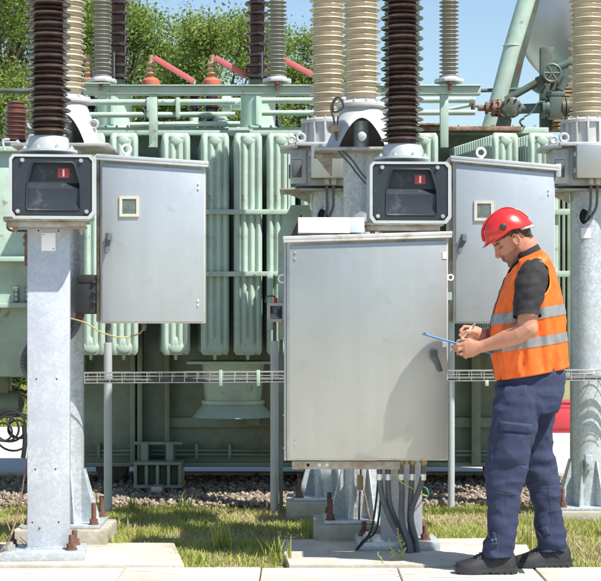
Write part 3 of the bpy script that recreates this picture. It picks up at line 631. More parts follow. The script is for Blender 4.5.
m.box(zx(8), zx(92), YB1 - .13, YB1 + .16, zz(222.5), zz(218.5), .002); m.box(zx(12), zx(88), YB1 - .125, YB1 - .02, zz(228), zz(222.7), .002); m.box(zx(70), zx(90), YB1 - .115, YB1 - .105, zz(230), zz(228), .002)
for px in (19, 84): m.cyl(q(px, 235, -.07), q(px, 218, -.07), .008); m.bolt(q(px, 231.5, -.07), .014, 'z', .010); m.bolt(q(px, 228, -.07), .013, 'z', -.010)
m.build('carrier_plate', 'plate', B)
m = MB(); m.tube([q(10, 222, .05), q(10, 228, .05), q(15, 230.5, .05), q(29, 231, .05), q(31, 238, .03), q(30, 262, .02)], .006, 8, 4)
for py in (236, 243): m.box(zx(26), zx(30), YB1 - .01, YB1 + .02, zz(py + 3), zz(py), .001); 
m.box(zx(27), zx(30), YB1, YB1 + .03, zz(266), zz(233), .002); m.build('earth_strap', 'rustpaint', B)
# drive box: shell, front frame, dark cover
zx0, zz0, q0 = zx, zz, q; zx = lambda p: X(p, YB1 - .17); zz = lambda p: Z(p, YB1 - .17); q = lambda px, py, y=0.0: Vector((zx(px), YB1 + y, zz(py)))
def fixx(p): return p
m = MB(); m.box(zx(10), zx(92), YB1 - .130, YB1 + .15, zz(217), zz(155), .006); box_ = m.build('drive_box', 'frame_w', B)
m = MB()
o8 = [(8.5, 159), (12, 154.5), (90, 154.5), (94, 159), (94, 213), (89, 219), (13, 219), (8.5, 213)]; i8 = [(11.5, 160), (14, 157), (87, 157), (90.5, 161), (90.5, 211), (86.5, 216), (15, 216), (11.5, 211)]
def ring(mb, A, Bp, ya, yb, yi=None):
    a = [mb.b.verts.new((zx(x), YB1 + ya, zz(z))) for x, z in A]; b = [mb.b.verts.new((zx(x), YB1 + ya, zz(z))) for x, z in Bp]; c = [mb.b.verts.new((zx(x), YB1 + yb, zz(z))) for x, z in A]; d = [mb.b.verts.new((zx(x), YB1 + (yi or yb), zz(z))) for x, z in Bp]; n = len(A)
    for k in range(n):
        j = (k + 1) % n; mb.b.faces.new((a[k], a[j], b[j], b[k])); mb.b.faces.new((a[k], c[k], c[j], a[j])); mb.b.faces.new((b[k], b[j], d[j], d[k]))
ring(m, o8, i8, -.185, -.1295); m.build('front_frame', 'frame_w', box_)
m = MB(); h8 = [(30, 166), (32.5, 162), (72, 162), (74, 166), (79, 182), (79, 210), (25.5, 210), (26, 182)]
co8 = [(12.3, 164), (14.5, 158), (86, 158), (90, 164), (90, 182), (89.5, 212), (13, 212), (12.3, 182)]
co8 = [(12.3, 160.5), (15, 157.6), (86.5, 157.6), (90, 161.5), (90, 186), (90, 211), (86, 215.5), (15.5, 215.5), (12.3, 211), (12.3, 186)]
h8 = [(31, 164.5), (33, 162.3), (71, 162.3), (73.2, 165), (78.6, 184), (79, 208), (77, 210), (27, 210), (25.3, 208), (26, 184)]
ring(m, co8, h8, -.179, -.1297, -.135)
v = [[m.b.verts.new((zx(x), YB1 + y, zz(z))) for x in (a, b)] for a, b, z, y in ((29, 76, 162, -.140), (27.5, 77, 182.5, -.140), (26, 78, 188.5, -.172), (26, 78, 203.5, -.166), (25.5, 78.5, 209, -.178), (25, 79, 211, -.178))]
for a, b in zip(v, v[1:]): m.b.faces.new((a[0], a[1], b[1], b[0]))
# raised rib outline around the pocket
pts = [q(x, z, -.180) for x, z in h8]; m.tube(pts + [pts[0]], .0045, 8, 1)
m.build('front_cover', 'cover', box_)
m = MB()
for px, py in ((21.5, 160.5), (79.5, 160.5), (17, 211.5), (85, 211.5)): m.cyl(q(px, py, -.186), q(px, py, -.178), .0105, .0105, 20); m.cyl(q(px, py, -.192), q(px, py, -.186), .0075, .0065, 6)
each(m, 'cover_bolt', 'bolt', box_)
m = MB(); m.box(zx(56), zx(68), YB1 - .146, YB1 - .140, zz(177.5), zz(167), .001); m.build('indicator_window', 'dgrey', box_)
m = MB(); m.box(zx(57), zx(67.2), YB1 - .1475, YB1 - .1462, zz(176.7), zz(168), .0003); m.build('indicator_plate', 'red', box_)
m = MB(); m.box(zx(61.1), zx(62.9), YB1 - .1488, YB1 - .1477, zz(176), zz(168.7), .0002); m.build('position_mark', 'white', box_)
m = MB(); m.box(zx(29), zx(40), YB1 - .165, YB1 - .1, zz(219), zz(217.2)); m.build('drain_gap', 'hole', box_)
# top casting
zx, zz, q = zx0, zz0, q0
m = MB(); cc = (bx, YB1, 0)
m.lathe([(.145, zz(153)), (.145, zz(150.5)), (.105, zz(149.5)), (.100, zz(139.5)), (.092, zz(137)), (.05, zz(136.5))], cc, 48)
for k in range(8): a = k * PI / 4 + .4; m.bolt((bx + .125 * math.cos(a), YB1 + .125 * math.sin(a), zz(150.5)), .012, 'z')
m.build('insulator_flange', 'frame_w', B)
SB = MB(); SB.tube([q(9, 153, -.1), q(7.5, 146, -.1), q(8, 142.5, -.1), q(14, 142, -.1)], .006); SB.box(zx(7), zx(20), YB1 - .02, YB1, zz(143.5), zz(142), .002)
m = MB(); m.lathe([(.078, zz(138))] + sheds(.072, .113, zz(133), zz(-70), 10.6 * YB1 / F, .094, .0055, .011) + [(.07, zz(-72))], cc, 64); m.build('insulator', 'brown', B)
B.rotation_euler[2] = R(6)
YB2 = 8.68
B.location.x -= .012
B2 = copy_tree(B, None, Vector((X(402, YB2), YB2, 0)), R(-9), 'middle breaker pole with dark fronted drive box above the large brushed steel cabinet')
each(SB, 'side_bracket', 'frame_w', B); B2.rotation_euler[2] = R(2)
# earthing wires near the left pole
m = MB(); m.tube([P(29, 425, 8.34), P(28, 455, 8.33), P(24, 480, 8.3), P(17, 515, 8.28), P(9, 540, 8.2), P(-2, 556, 8.15)], .0055, 8, 5); tag(m.build('earthing_wire', 'rustpaint', org=P(29, 500, 8.3)), 'rusty brown earthing strip running down beside the left galvanised post', 'wire')
random.seed(5); m = MB()
for k in range(5):
    x0, y0 = random.uniform(20, 40), random.uniform(548, 556); pts = []
    for j in range(7): yy = CH * F / (min(562, y0 + j * 1.8 + random.uniform(-3, 3)) - HZ); pts.append(Vector((X(x0 + j * random.uniform(5, 10), yy), yy, .06 - j * .0085 if j < 5 else .018)))
    m.tube(pts, .0016, 6, 4)
tag(m.build('loose_wire', 'black', org=P(35, 552, 8.2)), 'tangle of thin dark wire on the left post base plate', 'wire')
# ------------------------------------------------------------------ instrument transformers (beige), two head types
def galv_column(r, px, Y, rad, ztop, zb, grp_gus=True):
    c = (X(px, Y), Y, 0); m = MB(); m.lathe([(rad, zb + .02), (rad, ztop)], c, 48); col = m.build('column', 'galv', r)
    m = MB()
    for k in range(8):
        a = k * PI / 4 + R(22); m.box(c[0] + rad - .004, c[0] + rad + .10, Y - .004, Y + .004, zb + .02, zb + .03, 0, a, c) if False else None
        t = bmesh.new(); h = .30; u = Vector((math.cos(a), math.sin(a), 0)); n = Vector((-u.y, u.x, 0)) * .004
        pp = [Vector((c[0], Y, 0)) + u * d + Vector((0, 0, z)) for d, z in ((rad - .003, zb + .019), (rad + .085, zb + .019), (rad + .085, zb + .05), (rad + .012, zb + h), (rad - .003, zb + h))]
        A = [t.verts.new(p + n) for p in pp]; Bq = [t.verts.new(p - n) for p in pp]; t.faces.new(A); t.faces.new(Bq[::-1])
        for i in range(5): t.faces.new((A[i], Bq[i], Bq[(i + 1) % 5], A[(i + 1) % 5]))
        m.add(t)
    m.build('gusset', 'galv', col)
    m = MB(); m.box(c[0] - rad - .11, c[0] + rad + .11, Y - rad - .11, Y + rad + .11, zb, zb + .02, .003); m.build('base_plate', 'galv', r)
    for sx in (-1, 1):
        for sy in (-1, 1):
            m = MB(); p = Vector((c[0] + sx * (rad + .075), Y + sy * (rad + .075), zb + .02)); m.cyl(p, p + Vector((0, 0, .006)), .028, .028, 18); m.cyl(p + Vector((0, 0, .006)), p + Vector((0, 0, .03)), .022, .022, 6); m.cyl(p, p + Vector((0, 0, .115)), .013, .013, 12); m.build('anchor_bolt', 'rust', r)
    return col
def beige_ins(r, px, Y, zbase, rad=20.0):
    k = rad * .0056 / .112; c = (X(px, Y), Y, 0); m = MB(); R_ = rad * 5.55 / 1000
    m.lathe([(R_ * .78, zbase - .01)] + sheds(R_ * .74, R_, zbase + .02, zbase + 1.15, .0585, R_ * .87, .0042, .006), c, 64); return m.build('insulator', 'beige', r)
def type_a(px, Y, label, zb=.10):
    r = thing('instrument_transformer', (X(px, Y), Y, 0), label, 'instrument transformer', 'beige instrument transformers'); zt = Z(149, 9.2); x = X(px, Y)
    col = galv_column(r, px, Y, .098, zt - .03, zb)
    m = MB(); m.box(x - .26, x + .26, Y - .24, Y + .24, zt - .03, zt - .012, .003); m.prism([(x - .26, zt - .031), (x - .17, zt - .15), (x - .16, zt - .15), (x - .16, zt - .031)], Y - .004, Y + .004); m.build('mounting_plate', 'plate', r)
    m = MB(); vs = []; H = .235; n = 96     # cast dome flaring to a square foot
    for j in range(13):
        t = j / 12; row = []
        for k in range(n):
            a = 2 * PI * k / n; ca, sa = math.cos(a), math.sin(a); pw = 2 + 5 * (1 - t); rr = (abs(ca) ** pw + abs(sa) ** pw) ** (-1 / pw); s = .112 + (.205 - .112) * (1 - t) ** 1.15
            row.append(m.b.verts.new((x + ca * rr * s, Y + sa * rr * s, zt - .011 + H * t)))
        vs.append(row)
    m.skin(vs, False)
    inn = []
    for j in range(13):
        row = []
        for k in range(n): v_ = vs[j][k].co; row.append(m.b.verts.new((x + (v_.x - x) * .93, Y + (v_.y - Y) * .93, v_.z - (.012 if j == 12 else 0))))
        inn.append(row)
    m.skin(inn, False); m.skin([vs[0], inn[0]], False); m.b.faces.new(vs[-1]); m.b.faces.new(inn[-1][::-1])
    dome = m.build('dome_base', 'casting', r)
    c = MB(); ap = [(x + .128 * s_, zt - .012 + .170 * (1 - abs(s_) ** 1.9)) for s_ in [-1 + k / 12 for k in range(25)]]; c.prism([(x - .128, zt - .1)] + ap + [(x + .128, zt - .1)], Y - .4, Y + .1)
    boolean(dome, c.build('cut', 'casting'))
    for p_ in dome.data.polygons: p_.use_smooth = False
    m = MB(); m.lathe([(.128, zt + .222), (.136, zt + .230), (.136, zt + .244), (.112, zt + .262), (.09, zt + .27)], (x, Y, 0), 48)
    for k in range(12): a = k * PI / 6 + .2; m.bolt((x + .124 * math.cos(a), Y + .124 * math.sin(a), zt + .244), .010, 'z', .014)
    m.build('clamp_ring', 'casting', r)
    m = MB(); m.cyl((x + .0, Y - .14, zt + .055), (x, Y - .02, zt + .055), .026, .026, 20); m.sph((x, Y - .14, zt + .055), (.026, .012, .026), 10); m.cyl((x, Y - .02, zt - .01), (x, Y - .02, zt + .15), .045, .045, 20); m.build('earth_terminal', 'galv', r)
    m = MB()
    for s in (-1, 1): m.lathe([(.022, -.01), (.022, .01)], (x + s * .17, Y - .10, zt + .11), 16, 'y'); m.torus((x + s * .165, Y - .12, zt + .10), .022, .006)
    for s in (-1, 1): m.bolt((x - .23, Y + s * .2, zt - .012), .014, 'z')
    each(m, 'lug', 'casting', r)
    beige_ins(r, px, Y, zt + .27); return r
A2 = type_a(361, 9.2, 'beige instrument transformer with arched cast dome right of centre, on a round column', .09)
A1 = type_a(66, 9.0, 'beige instrument transformer almost hidden behind the left dark brown breaker insulator', .09)
m = MB(); Y = 9.02
m.tube([P(337, 98, Y), P(333, 104, Y), P(334, 112, Y), P(343, 108, Y), P(341, 100, Y), P(336, 98, Y), P(331, 108, Y - .02), P(334, 120, Y), P(335, 133, Y), P(340, 148, Y), P(352, 160, Y - .05), P(362, 174, Y - .06), P(374, 186, Y - .05)], .006, 8, 5)
m.tube([P(338, 116, Y), P(337, 136, Y), P(338, 150, Y), P(349, 163, Y), P(359, 176, Y - .04), P(372, 190, Y - .04)], .005, 8, 5); m.build('earth_cable', 'cable', A2)
m = MB(); m.box(X(331, Y), X(340, Y), Y - .03, Y - .01, Z(132, Y), Z(125, Y), .003); m.bolt(P(335.5, 128, Y - .03), .012); m.box(X(357.5, 9.0), X(363.5, 9.0), 9.03, 9.08, Z(491, 9.0), Z(476, 9.0), .003); m.bolt(P(360.5, 480, 9.03), .010); m.bolt(P(360.5, 487, 9.03), .010); each(m, 'clamp', 'brass', A2)
m = MB(); m.tube([P(361, 455, 9.06), P(361, 478, 9.06)], .006); m.tube([P(360, 491, 9.06), P(359, 515, 9.05), P(360, 530, 9.02)], .006); m.tube([P(364, 491, 9.06), P(367, 505, 9.05), P(370, 520, 9.02), P(374, 532, 8.98)], .005); each(m, 'earth_wire', 'rustpaint', A2)
def type_b(px, Y, label, sgn=-1, zb=.09):
    r = thing('instrument_transformer', (X(px, Y), Y, 0), label, 'instrument transformer', 'beige instrument transformers'); x = X(px, Y); zt = Z(145, 10.3); zl = Z(190, 10.3)
    s = Y / F; col = galv_column(r, px, Y, .105, zl, zb)
    m = MB(); c = (x, Y, 0); m.lathe([(.150, zt + .005), (.145, zt + .13), (.165, zt + .135), (.165, zt + .152), (.125, zt + .165), (.10, zt + .172)], c, 48)
    for k in range(14): a = k * 2 * PI / 14 + .1; m.box(x + .14, x + .166, Y - .006, Y + .006, zt + .005, zt + .134, .002, a, c); m.bolt((x + .15 * math.cos(a), Y + .15 * math.sin(a), zt + .152), .009, 'z', .012)
    m.build('ribbed_collar', 'casting', r)
    m = MB(); m.box(x - .20, x + .20, Y - .20, Y + .20, zt - .02, zt + .004, .004); m.prismz([(x - .30, Y - .12), (x - .19, Y - .2), (x - .19, Y + .2), (x - .30, Y + .12)], zt - .035, zt - .010, .003)
    m.torus((x - .17, Y - .17, zt + .032), .024, .010); m.torus((x - .225, Y - .11, zt + .025), .02, .009)
    m.box(x - .235, x - .135, Y - .15, Y + .15, zl + .03, zt - .036, .004); m.box(x - .20, x + .19, Y - .13, Y + .16, zl + .02, zt - .022, .004); m.build('lower_housing', 'casting', r)
    m = MB(); m.box(x - .225, x - .165, Y - .162, Y - .152, zl + .07, zt - .10, .004); m.box(x - .245, x - .235, Y - .05, Y + .1, zl + .08, zt - .12, .004); each(m, 'housing_opening', 'dgrey', r)
    m = MB(); m.box(x - .30, x + .22, Y - .18, Y + .18, zl - .012, zl + .0, .003); m.prism([(x - .27, zl - .0125), (x - .11, zl - .08), (x - .11, zl - .0125)], Y - .005, Y + .005); m.build('mounting_plate', 'plate', r)
    m = MB(); m.box(x - .11, x + .145, Y - .27, Y - .135, zl + .055, zt - .016, .008); jb = m.build('junction_box', 'steel', r)
    m = MB(); m.box(x - .12, x - .105, Y - .25, Y - .2, zl + .09, zl + .12, .003); m.box(x - .12, x - .105, Y - .25, Y - .2, zt - .09, zt - .06, .003); each(m, 'box_hinge', 'galv', jb)
    m = MB()
    for dx in (-.01, .03): m.cyl((x + dx, Y - .2, zl + .02), (x + dx, Y - .2, zl + .056), .016, .016, 12); m.cyl((x + dx, Y - .2, zl + .038), (x + dx, Y - .2, zl + .048), .019, .019, 6)
    each(m, 'cable_gland', 'cream', jb)
    m = MB(); zh = Z(217, 10.3)
    for dx, e in ((-.01, -.025), (.03, -.005)): m.tube([(x + dx, Y - .2, zl + .03), (x + dx, Y - .19, zl - .05), (x + dx * .9, Y - .16, zl - .12), (x + e, Y - .10, zh - .02)], .0085, 8, 5)
    each(m, 'cable', 'cable', r)
    m = MB(); m.sph((x - .025, Y - .088, zh), (.043, .020, .058), 14); m.build('cable_opening', 'hole', col)
    m = MB(); m.torus((0, 0, 0), .05, .006); bmesh.ops.transform(m.b, matrix=Matrix.Translation((x - .025, Y - .100, zh)) @ Matrix.Diagonal((.9, 1, 1.2, 1)), verts=m.b.verts); m.build('opening_rim', 'galv', col)
    m = MB(); m.box(x - .055, x + .005, Y - .107, Y - .100, zh - .135, zh - .07, .001); m.build('nameplate', 'white', col)
    beige_ins(r, px, Y, zt + .17, 21.0); return r
B3 = type_b(328, 10.35, 'beige instrument transformer on ribbed collar, farther and left of the arched dome one'); B4 = type_b(587, 10.35, 'beige instrument transformer on thick round column at the right edge', zb=.03)
m = MB(); m.box(X(585, 10.22), X(592, 10.22), 10.20, 10.24, Z(470, 10.2), Z(455, 10.2), .003); m.bolt(P(588, 463, 10.2), .012); m.build('earth_lug', 'galv', B4)
def plinth(px, Y, w_, z1, label):
    x = X(px, Y); m = MB(); m.box(-w_, w_, -w_, w_, -.06, z1, .012); o = m.build('concrete_plinth', 'plinth', org=Vector((0, 0, 0))); o.location = (x, Y, 0); tag(o, label, 'plinth', 'concrete plinths under the columns')
plinth(361, 9.2, .265, .089, 'square concrete plinth behind the middle pad, under the nearer round column'); plinth(66, 9.0, .25, .089, 'square concrete plinth behind the left galvanised post')
plinth(328, 10.35, .26, .089, 'farther small concrete plinth left of the middle column cluster'); plinth(587, 10.35, .24, .03, 'low concrete plinth in the grass at the right edge')
# further round column seen just behind the left post
m = MB(); xx = X(79, 9.9)
# ------------------------------------------------------------------ cabinets
def cabinet(name, x0, x1, ytl, ytr, yb, Yf, dep, mt, label, yaw=0, win=None, handle=None, hdx=(3, -20), sidemat='cab_edge', seamL=2.5):
    xa, xb = X(x0, Yf), X(x1, Yf); za, zb_, z0 = Z(ytl, Yf), Z(ytr, Yf), Z(yb, Yf); c = Vector(((xa + xb) / 2, Yf + dep / 2, z0)); r = thing(name, c, label, 'cabinet')
    m = MB(); m.prism([(xa, z0), (xa, za - .008), (xb, zb_ - .008), (xb, z0)], Yf + .004, Yf + dep, .004); body = m.build('body', sidemat, r)
    m = MB(); g = .011; m.prism([(xa + g, z0 + .008), (xa + g, za - .045), (xb - g * .6, zb_ - .045), (xb - g * .6, z0 + .008)], Yf - .018, Yf + .0035, .004); door = m.build('door', mt, r)
    m = MB(); ov = .02; m.prism([(xa - ov, za - .020), (xa - ov, za), (xb + ov, zb_), (xb + ov, zb_ - .020)], Yf - .035, Yf + dep + .02, .004); m.prism([(xa - ov + .003, za - .032), (xa - ov + .003, za - .0205), (xb + ov - .003, zb_ - .0205), (xb + ov - .003, zb_ - .032)], Yf - .034, Yf - .030, .001); m.build('roof', sidemat if mt == 'steel' else 'frame_w', r)
    if win:
        a, b, t, u = win; m = MB(); O = [(a, t), (b, t), (b, u), (a, u)]; e = 2.8; I = [(a + e, t + e), (b - e, t + e), (b - e, u - e), (a + e, u - e)]; y = Yf - .027
        va = [m.b.verts.new(Vector((X(p, Yf), y, Z(s_, Yf)))) for p, s_ in O]; vb = [m.b.verts.new(Vector((X(p, Yf), y, Z(s_, Yf)))) for p, s_ in I]; vc = [m.b.verts.new(v_.co + Vector((0, .0085, 0))) for v_ in va]; vd = [m.b.verts.new(v_.co + Vector((0, .007, 0))) for v_ in vb]
        for k in range(4): j = (k + 1) % 4; m.b.faces.new((va[k], va[j], vb[j], vb[k])); m.b.faces.new((va[k], vc[k], vc[j], va[j])); m.b.faces.new((vb[k], vb[j], vd[j], vd[k]))
        fr = m.build('window_frame', 'cream', door); m = MB(); m.box(X(a + 1, Yf), X(b - 1, Yf), Yf - .0222, Yf - .0185, Z(u - 1, Yf), Z(t + 1, Yf)); m.build('window_pane', 'glass', fr)
    if handle:
        hx, hy, dx, dy = handle; p = P(hx, hy, Yf - .018); e = P(hx + dx, hy + dy, Yf - .045); m = MB(); m.cyl(p + Vector((0, 0, -.006)), p + Vector((0, -.03, -.006)), .017, .015, 20); m.loft([(p + Vector((0, -.024, .012)), .016, .009), (p + Vector((0, -.032, -.02)), .016, .009), (p.lerp(e, .6), .0125, .007), (e, .010, .006)], 14, up=(1, 0, 0)); m.build('handle', 'dgrey', door)
    return r, body, door
LC, lb_, ld_ = cabinet('control_cabinet', 99.5, 204, 154.5, 161.5, 323.5, 8.75, .26, 'cab', 'left pale blue grey metal cabinet hanging beside the left galvanised post', 0, (119, 138.5, 196.5, 217), (108, 236, -3, 17))
LC.rotation_euler[2] = R(2)
m = MB(); m.box(X(96, 8.8), X(99.4, 8.8), 8.80, 8.99, Z(322, 8.8), Z(158, 8.8), .002); m.build('side_panel', 'plate', LC)
def dots(r, pts, Yf, rad=.006, mt='white', name='rivet'):
    m = MB()
    for px, py in pts: m.cyl(P(px, py, Yf - .0235), P(px, py, Yf - .017), rad * .8, rad, 10)
    each(m, name, mt, r)
dots(ld_, [(197.5, 183.5), (197.5, 188.5), (197, 300.5), (197, 305)], 8.75)
def eye(r, px, py, Y, R0=.024): m = MB(); m.torus(P(px, py, Y), R0, .007); m.cyl(P(px, py, Y) + Vector((0, 0, -R0 - .012)), P(px, py, Y) + Vector((0, 0, -R0 + .004)), .012); m.build('lifting_eye', 'white', r)
eye(LC, 126.5, 149.5, 8.9)
m = MB(); m.box(X(75.5, 8.8), X(96, 8.8), 8.74, 8.92, Z(314, 8.8), Z(277, 8.8), .010); m.box(X(79, 8.8), X(96, 8.8), 8.735, 8.9, Z(283, 8.8), Z(275, 8.8), .004)
for k in range(3): m.box(X(92.5, 8.8), X(96.5, 8.8), 8.725, 8.75, Z(284 + k * 10, 8.8), Z(281 + k * 10, 8.8), .003)
m.build('plug_connector', 'black', LC)
m = MB(); m.cyl(P(81, 313, 8.82), P(78, 320, 8.82), .022, .020, 16); m.build('conduit_nut', 'rustpaint', LC)
def corrug(m, pts, r, turns=.012):
    pts = [Vector(p) for p in pts]; q_ = []
    for i in range(len(pts) - 1):
        a, b, c, d = pts[max(i - 1, 0)], pts[i], pts[i + 1], pts[min(i + 2, len(pts) - 1)]; L_ = (c - b).length; n = max(2, int(L_ / turns * 2))
        for k in range(n): t = k / n; q_.append((.5 * ((2 * b) + (c - a) * t + (2 * a - 5 * b + 4 * c - d) * t * t + (3 * b - a - 3 * c + d) * t ** 3), r * (1 if (k % 2) else .84), 0))
    m.loft([(p, s, s) for p, s, _ in q_], 12)
m = MB(); corrug(m, [P(79, 318, 8.82), P(76, 328, 8.80), P(68, 338, 8.80), P(55, 345, 8.7)], .019); corrug(m, [P(74, 320, 8.88), P(68, 328, 8.86), P(55, 334, 8.7)], .017)
corrug(m, [P(38, 338, 8.7), P(30, 346, 8.6), P(24, 358, 8.55), P(25, 370, 8.55), P(31, 378, 8.6), P(42, 383, 8.7)], .021); tag(m.build('corrugated_conduit', 'cable', org=P(60, 345, 8.7)), 'dark corrugated conduit looping behind the left galvanised post', 'conduit')
m = MB(); m.tube([P(68, 318, 8.75), P(85, 323, 8.7), P(100, 332, 8.72), P(120, 337.5, 8.75), P(138, 334, 8.8), P(144, 327, 8.85)], .0042, 8, 6); m.build('yellow_wire', 'ywire', LC)
m = MB()
for px in (108, 144): m.cyl(P(px, 323, 8.86), P(px, 328, 8.86), .014); m.cyl(P(px, 328, 8.86), P(px, 331, 8.86), .010)
each(m, 'cable_gland', 'dgrey', LC)
RC, rb_, rd_ = cabinet('control_cabinet', 453.5, 555, 156, 165.5, 323.5, 9.15, .28, 'cab', 'right metal cabinet behind the worker, faintly reflecting his orange vest', 0, (473.8, 493.2, 201, 221), (463, 237, -4, 16))
m = MB(); m.box(X(449.5, 9.2), X(453.3, 9.2), 9.19, 9.42, Z(322, 9.2), Z(160, 9.2), .002); m.build('side_panel', 'plate', RC)
dots(rd_, [(549, 190), (549, 194)], 9.15); eye(RC, 481, 152.5, 9.3)
m = MB(); m.box(X(554, 9.2), X(559, 9.2), 9.12, 9.2, Z(178, 9.2), Z(165, 9.2), .002); m.cyl(P(556, 180, 9.15), P(556, 164, 9.15), .006); m.build('corner_bracket', 'galv', RC)
m = MB(); m.cyl(P(475, 323, 9.3), P(475, 329, 9.3), .014); m.build('cable_gland', 'dgrey', RC)
m = MB(); m.box(X(404, 8.95), X(452, 8.95), 8.94, 8.98, Z(300, 8.95), Z(292, 8.95)); m.box(X(430, 8.98), X(452, 8.98), 8.985, 9.3, Z(300, 8.95), Z(292, 8.95)); m.build('wall_bracket', 'galv', RC)
MC, mb_, md_ = cabinet('main_cabinet', 287, 448, 236.5, 231.5, 460.5, 8.310, .27, 'steel', 'large brushed stainless steel cabinet in the centre, lowest and nearest of the cabinets', 0, None, (434, 352.5, 7, 19))
dots(md_, [(295.3, 252.5), (295.3, 258.5), (295.3, 439), (295.3, 443.5)], 8.310, .007, 'bolt')
m = MB(); m.box(X(442.5, 8.290), X(447.5, 8.290), 8.289, 8.293, Z(259, 8.290), Z(252, 8.290), .0008); m.box(X(442.5, 8.290), X(447.3, 8.290), 8.289, 8.293, Z(347, 8.290), Z(340, 8.290), .0008); each(m, 'sticker', 'white', md_)
m = MB()
for px, py in ((450.5, 277.5),): m.torus(P(px, py, 8.490), .014, .004)
m.torus(P(282.5, 278.5, 8.490), .020, .005); each(m, 'padlock_ring', 'white', MC)
m = MB(); m.box(X(284, 8.390), X(286.8, 8.390), 8.350, 8.590, Z(460, 8.390), Z(238, 8.390), .003)
for py in (262, 300, 338, 376, 415, 448): m.bolt((X(284, 8.390), 8.380, Z(py, 8.390)), .005, 'x', .004)
m.build('side_flange', 'frame_w', MC)
m = MB(); m.box(X(292, 8.440), X(400, 8.440), 8.420, 8.426, Z(469, 8.440), Z(461, 8.440), .001); m.box(X(292, 8.440), X(400, 8.440), 8.426, 8.470, Z(461.8, 8.440), Z(461, 8.440), .001); rail = m.build('mounting_rail', 'plate', MC)
m = MB()
for px in (308,): m.cyl(P(px, 465, 8.419), P(px, 465, 8.423), .0085, .0085, 16)
m.build('rail_hole', 'hole', rail); m = MB()
for px in (319.5, 327): m.cyl(P(px, 465, 8.419), P(px, 465, 8.423), .0085, .0085, 16)
each(m, 'rail_plug', 'white', rail)
gl = [(380, 8.490), (388.5, 8.510), (401.5, 8.490), (412.5, 8.510), (423.5, 8.490)]; ends = [(404, 8.46), (406.5, 8.52), (409.5, 8.44), (412.5, 8.52), (416.5, 8.47)]; mids = [(383, 500, 393, 525), (390, 505, 403, 535), (402, 490, 402, 520), (411, 495, 410, 522), (419, 490, 411, 515)]
for (gx, gy), (ex, ey), (a, b, c_, d_) in zip(gl, ends, mids):
    m = MB(); p = P(gx, 460, gy); m.cyl(p, p + Vector((0, 0, -.018)), .019, .019, 6); m.cyl(p + Vector((0, 0, -.018)), p + Vector((0, 0, -.042)), .015, .013, 14); g_ = m.build('cable_gland', 'brass', MC)
    m = MB(); m.tube([P(gx, 461, gy), P(gx - .5, 475, gy), P(a, b, gy), P(c_, d_, (gy + ey) / 2), Vector((X(ex, ey), ey, .06)), Vector((X(ex, ey), ey, .0))], .0145, 12, 6); cb = m.build('cable', 'cable', MC)
    m = MB(); m.cyl(P(gx - .3, 474, gy), P(gx - .6, 480, gy), .0158, .0158, 12); m.build('cable_label', 'silver_tape', cb)
m = MB(); m.tube([P(378, 461, 8.540), P(378, 480, 8.560), P(375, 510, 8.590), P(370, 533, 8.590), P(362, 542, 8.540), P(356, 550, 8.510)], .0055, 8, 6); m.tube([P(381, 461, 8.540), P(380.5, 500, 8.590), P(376, 530, 8.590), P(366, 540, 8.540), P(357, 549.5, 8.530)], .0055, 8, 6); m.build('thin_cable', 'black', MC)
m = MB(); m.tube([P(394.5, 461, 8.470), P(396, 472, 8.450), P(401, 482, 8.450), P(412, 488, 8.490), P(421, 494, 8.590), P(427, 496, 8.7)], .0038, 8, 6); m.build('earth_lead', 'yg', MC)
m = MB(); m.tube([P(424, 487, 8.75), P(427, 489, 8.7), P(428.5, 495, 8.7), P(426, 498, 8.75)], .0038); m.build('earth_loop', mat('green_wire', (.05, .30, .13), .5), MC)
# white box on its roof
YW = 8.450; m = MB(); m.box(X(298, YW), X(350, YW), YW - .06, YW + .13, Z(234, 8.390) + .006, Z(218, YW), .004); wb = m.build('white_box', 'white', org=P(325, 234, YW)); tag(wb, 'white rectangular box lying on the roof of the large steel cabinet', 'box')
m = MB(); m.box(X(350.2, YW), X(364, YW), YW - .055, YW + .13, Z(234, 8.390) + .008, Z(218, YW), .003); m.build('end_cap', mat('pale_blue_plastic', (.52, .62, .70), .5, 0, .04), wb)
# ------------------------------------------------------------------ thin poles, monitor, tray
def pole(px, Y, top, r, label, rod=None):
    t = thing('conduit_pole', (X(px, Y), Y, 0), label, 'pole', 'thin galvanised poles'); x = X(px, Y); m = MB(); m.lathe([(r, -.05), (r, Z(top, Y)), (r * .8, Z(top, Y) + .002)], (x, Y, 0), 24); m.build('tube', 'frame_w', t)
    if rod: m = MB(); m.cyl((x, Y, Z(top, Y)), (x, Y, Z(rod, Y)), .012, .012, 12); m.build('inner_rod', 'dgrey', t)
    return t
pole(108, 10.45, 343, .026, 'thin white pole standing in gravel below the left hanging cabinet', 322); pm = pole(274.5, 10.55, 341, .027, 'thin white pole carrying the small grey monitor box', 322); pole(451.3, 10.7, 320, .022, 'thin white pole just right of the large steel cabinet')
m = MB(); Ym = 10.50
o6 = [(269, 303), (283.5, 303), (285, 305), (284.5, 318), (281, 322), (270, 322), (267, 318), (267.5, 305)]; m.prism([(X(a, Ym), Z(b, Ym)) for a, b in o6], Ym - .02, Ym + .06, .004); mon = m.build('monitor_box', 'cream', org=P(276, 322, Ym)); tag(mon, 'small pale monitor box with dark screen and red fitting on a thin pole', 'monitor')
m = MB(); m.box(X(270.3, Ym), X(282.3, Ym), Ym - .024, Ym - .019, Z(319, Ym), Z(306, Ym), .001); sc = m.build('screen', 'screen', mon)
m = MB(); m.box(X(274, Ym), X(279, Ym), Ym - .0255, Ym - .0245, Z(318.5, Ym), Z(316.8, Ym)); m.build('blue_label', mat('blue_label', (.05, .25, .5), .5), sc)
